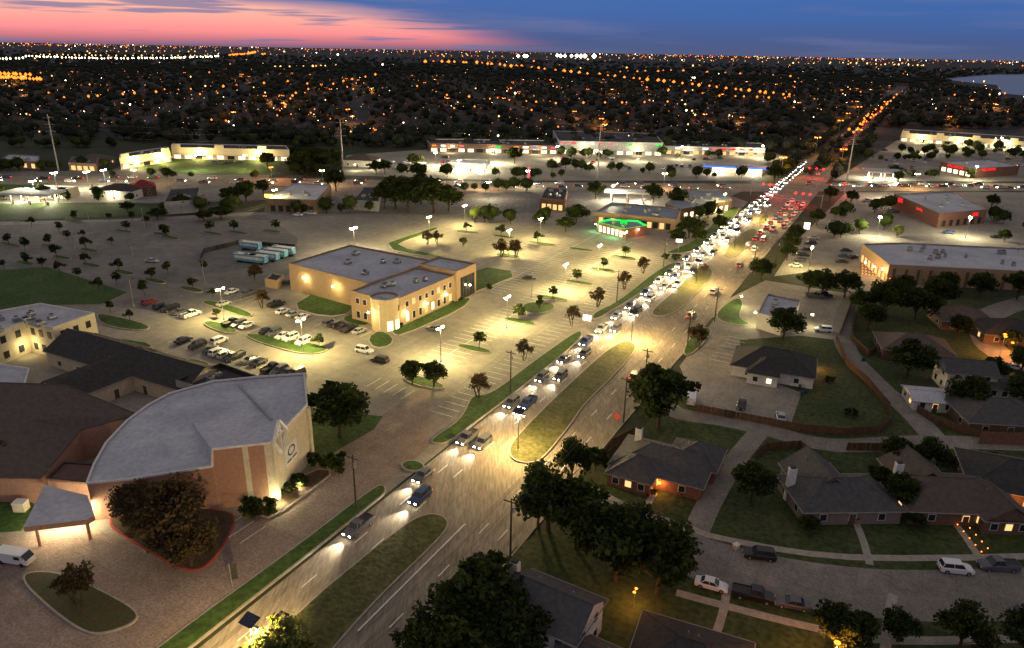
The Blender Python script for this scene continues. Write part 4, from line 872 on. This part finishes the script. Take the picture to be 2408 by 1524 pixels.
for (u0,v0,u1,v1,n) in [(0,402,260,398,14),(430,335,690,338,14),(690,412,800,412,10),(690,345,1000,335,34),(690,372,800,375,22),(690,390,800,392,18),(900,415,1060,415,9),(1160,420,1330,418,10),(1560,420,1760,418,8),(1300,372,1700,372,12),(2030,380,2400,372,14),(2110,362,2400,366,18),(1920,402,1990,372,10),(1990,380,2060,330,18),(1800,380,1850,420,6),(2330,520,2460,560,6),(20,345,270,345,22),(250,420,640,417,8),(2120,350,2400,352,10),(1100,520,1300,530,10),(1290,400,1560,412,10),(1960,560,2080,540,6),(1930,520,2100,490,7),(2100,415,2200,420,7),(0,470,330,475,12),(640,505,900,500,7),(1000,318,1300,322,20),(1560,325,1800,328,18),(380,500,620,495,8),(1040,450,1250,452,8),(1640,520,1700,505,4)]:
    for k in range(n):
        t=random.random(); q=P(u0+(u1-u0)*t,v0+(v1-v0)*t+random.uniform(-3,3)); T.append((q[0],q[1],random.uniform(0,6),random.uniform(.45,1.05)))
T=np.array(T); v,f=dtree(140); V=xform(T,v).reshape(-1,3); Fc=(f[None]+np.arange(len(T))[:,None,None]*len(v)).reshape(-1,3)
merged('retail_district_trees',V,Fc,[lf[0],lf[1],lf[2]],np.repeat(rng.integers(0,3,len(T)),len(f)))
ov=np.array([(1,0,0),(-1,0,0),(0,1,0),(0,-1,0),(0,0,1),(0,0,-1)],float)*.5; of_=np.array([(0,2,4),(2,1,4),(1,3,4),(3,0,4),(2,0,5),(1,2,5),(3,1,5),(0,3,5)])
D=[];C=[]
def dl(x,y,z,s,c): D.append((x,y,z,s)); C.append(c)
for k in range(1500):
    y=1/random.uniform(1/12000,1/620); x=random.uniform(-.85,.85)*y
    if y<900 and x>250: continue
    if inpoly(x,y,lake): continue
    big=random.random()<.14
    s=max(.6,y/850)*(random.uniform(1.6,2.4) if big else random.choice([.4,.6,.8])); dl(x,y,random.uniform(4,10),s,random.choice([0,0,0,0,0,1,1,2]) )
for k in range(750):
    y=random.uniform(6000,30000); x=random.gauss(random.choice([-.6,-.5,-.2,.2,.35,.6]),.1)*y; dl(x,y,random.uniform(5,45),y/1000*random.choice([.5,.7,1.2]),random.choice([0,0,0,1,1,1,2,4]))
def rowl(pts,n,c,s,z=10,jit=2):
    for a,b_ in zip(pts[:-1],pts[1:]):
        for i in range(n):
            t=(i+random.random()*.6)/n; q=P(a[0]+(b_[0]-a[0])*t+random.uniform(-jit,jit),a[1]+(b_[1]-a[1])*t+random.uniform(-1,1)); dl(q[0],q[1],z,s*math.hypot(*q)/1000*random.uniform(.7,1.2),c)
rowl([(1000,148),(1130,152),(1240,163),(1400,182),(1560,200),(1720,220),(1870,238)],8,0,4.2)
rowl([(60,142),(230,148),(400,146),(520,140)],22,2,2.0,18); rowl([(90,138),(250,141),(500,138)],12,1,1.8,20); rowl([(0,150),(60,148)],7,2,2.6,18)
rowl([(540,138),(585,133),(600,128)],18,0,2.2,22)
rowl([(1215,138),(1250,138)],3,2,5,26); rowl([(1305,137),(1400,139)],8,2,5.6,30); rowl([(640,165),(800,160)],9,1,2.6)
rowl([(0,196),(100,202)],14,0,4.5,12); rowl([(0,186),(80,190)],8,0,4,12); rowl([(200,128),(480,126)],12,1,1.4,20); rowl([(1450,140),(2200,160)],20,1,1.2,16); rowl([(1950,150),(2190,158)],12,1,2,16)
rowl([(1000,135),(1200,136)],10,0,1.6,16); rowl([(2000,340),(2030,310),(2060,285),(2090,255),(2112,228)],3,0,3.0)
rowl([(2000,328),(2045,292)],4,0,3.4,10,8); rowl([(2025,305),(2075,262)],5,0,3.2,10,10)
rowl([(400,112),(2400,150)],40,1,.5,16); rowl([(0,106),(1200,122)],60,0,.6,16);rowl([(1200,124),(2400,148)],60,0,.6,16)
rowl([(1850,245),(1700,240),(1500,215)],5,0,3);rowl([(300,290),(640,320)],6,0,2.4);rowl([(900,180),(700,230),(650,300)],7,0,3);rowl([(150,250),(400,230),(700,200)],6,0,3);rowl([(1050,240),(1300,260),(1600,255)],6,0,3);rowl([(1450,175),(1600,172),(1900,190)],7,0,3);rowl([(1600,250),(1640,300)],4,1,3)
D=np.array(D);C=np.array(C); V=(ov[None]*D[:,3][:,None,None]+np.stack([D[:,0],D[:,1],D[:,2]],-1)[:,None,:]).reshape(-1,3); Fc=(of_[None]+np.arange(len(D))[:,None,None]*6).reshape(-1,3)
merged('distant_city_lights',V,Fc,[E('sodium_light',(1,.22,.025),3.0),E('warm_light',(1,.52,.16),3.5),E('white_light',(1,.88,.62),9),E('green_light',(.05,1,.2),3),E('red_light',(1,.04,.03),4)],np.repeat(C,8))
for k in range(60):
    y=random.uniform(660,2000); x=random.uniform(-.7,.7)*y
    if not free(x,y): continue
    o=place(LM['o'],'street_lamp',(x,y),0,1.5); light(o,(0,0,8),11000,OC,.3)
# ---------------------------------------------------------------- world
W=bpy.data.worlds.new('World'); sc.world=W; W.use_nodes=True; nt=W.node_tree; N=nt.nodes; L=nt.links; N.clear()
tc=N.new('ShaderNodeTexCoord'); sp=N.new('ShaderNodeSeparateXYZ'); L.new(tc.outputs['Generated'],sp.inputs[0])
def math_(op,a,b_=None,c=None,clamp=False):
    n=N.new('ShaderNodeMath'); n.operation=op; n.use_clamp=clamp
    for i,x in enumerate((a,b_,c)):
        if x is None: continue
        if isinstance(x,(int,float)): n.inputs[i].default_value=x
        else: L.new(x,n.inputs[i])
    return n.outputs[0]
def ramp(fac,els):
    r=N.new('ShaderNodeValToRGB'); cr=r.color_ramp
    while len(cr.elements)<len(els): cr.elements.new(.5)
    for e,(p,c) in zip(cr.elements,els): e.position=p; e.color=(*c,1)
    L.new(fac,r.inputs[0]); return r.outputs[0]
def mr(v,a,b_,c=0,d=1):
    n=N.new('ShaderNodeMapRange'); n.interpolation_type='SMOOTHSTEP'; n.inputs['From Min'].default_value=a;n.inputs['From Max'].default_value=b_;n.inputs['To Min'].default_value=c;n.inputs['To Max'].default_value=d; L.new(v,n.inputs['Value']); return n.outputs[0]
def mixc(f,a,b_):
    n=N.new('ShaderNodeMix'); n.data_type='RGBA'; L.new(f,n.inputs[0])
    for i,x in((6,a),(7,b_)):
        if isinstance(x,tuple): n.inputs[i].default_value=(*x,1)
        else: L.new(x,n.inputs[i])
    return n.outputs[2]
def noise(scale,sx,sz,det=5):
    mp=N.new('ShaderNodeMapping'); mp.inputs['Scale'].default_value=(sx,sx,sz); L.new(tc.outputs['Generated'],mp.inputs[0])
    n=N.new('ShaderNodeTexNoise'); n.inputs['Scale'].default_value=scale; n.inputs['Detail'].default_value=det; L.new(mp.outputs[0],n.inputs['Vector']); return n.outputs['Fac']
x=sp.outputs[0]; e=sp.outputs[2]; n1=noise(1,3,45); n2=noise(1,5,130,6); n3=noise(1,2.2,30,4)
e10=math_('MULTIPLY',e,10,clamp=True)
blue=ramp(e10,[(0,(.085,.11,.22)),(.15,(.065,.11,.27)),(.4,(.05,.13,.37)),(.75,(.045,.145,.43)),(1,(.09,.14,.3))])
lav=mr(n1,.48,.68,0,.5); blue2=mixc(lav,blue,(.15,.18,.36))
pink=ramp(e10,[(0,(.22,.13,.22)),(.06,(.55,.18,.23)),(.16,(.98,.29,.30)),(.42,(1.08,.5,.38)),(.62,(.9,.45,.38)),(.82,(.4,.28,.38))])
eb=math_('MULTIPLY_ADD',x,-.11,.022)
d=math_('SUBTRACT',eb,e); d=math_('ADD',d,math_('MULTIPLY',math_('SUBTRACT',n3,.5),.045))
pm=math_('MULTIPLY',mr(d,-.008,.02),mr(x,.10,-.12)); pm=math_('MULTIPLY',pm,mr(sp.outputs[1],0,.3))
st=mr(n2,.52,.62,0,.85); pk=mixc(st,pink,(.20,.2,.36))
skyc=mixc(pm,blue2,pk)
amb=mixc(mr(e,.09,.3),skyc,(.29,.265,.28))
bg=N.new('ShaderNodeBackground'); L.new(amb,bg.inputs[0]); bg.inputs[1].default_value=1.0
sk=N.new('ShaderNodeTexSky'); sk.sky_type='NISHITA'; sk.sun_disc=False; sk.sun_elevation=rad(-3); sk.sun_rotation=rad(-35); bg2=N.new('ShaderNodeBackground'); L.new(sk.outputs[0],bg2.inputs[0]); bg2.inputs[1].default_value=.05
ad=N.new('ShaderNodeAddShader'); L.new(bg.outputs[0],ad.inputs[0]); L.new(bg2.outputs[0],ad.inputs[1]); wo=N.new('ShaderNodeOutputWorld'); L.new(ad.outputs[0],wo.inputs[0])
s=bpy.data.lights.new('sun','SUN'); s.energy=.06; s.angle=rad(15); s.color=(1,.6,.5); so=bpy.data.objects.new('sun',s); COL.objects.link(so); so.rotation_euler=(rad(80),0,rad(35))
# ---------------------------------------------------------------- camera
cd=bpy.data.cameras.new('camera'); co=bpy.data.objects.new('camera',cd); COL.objects.link(co); sc.camera=co
cd.sensor_width=36; cd.lens=36*F_/2408; cd.clip_end=120000; cd.clip_start=1
co.matrix_world=Matrix.Translation((0,0,CAMH))@RC.to_4x4()
sc.view_settings.view_transform='Standard'; sc.view_settings.look='None'; sc.view_settings.exposure=0
print('LIGHTS',LN[0],'HOUSES',nH,'TREES',len(TS))
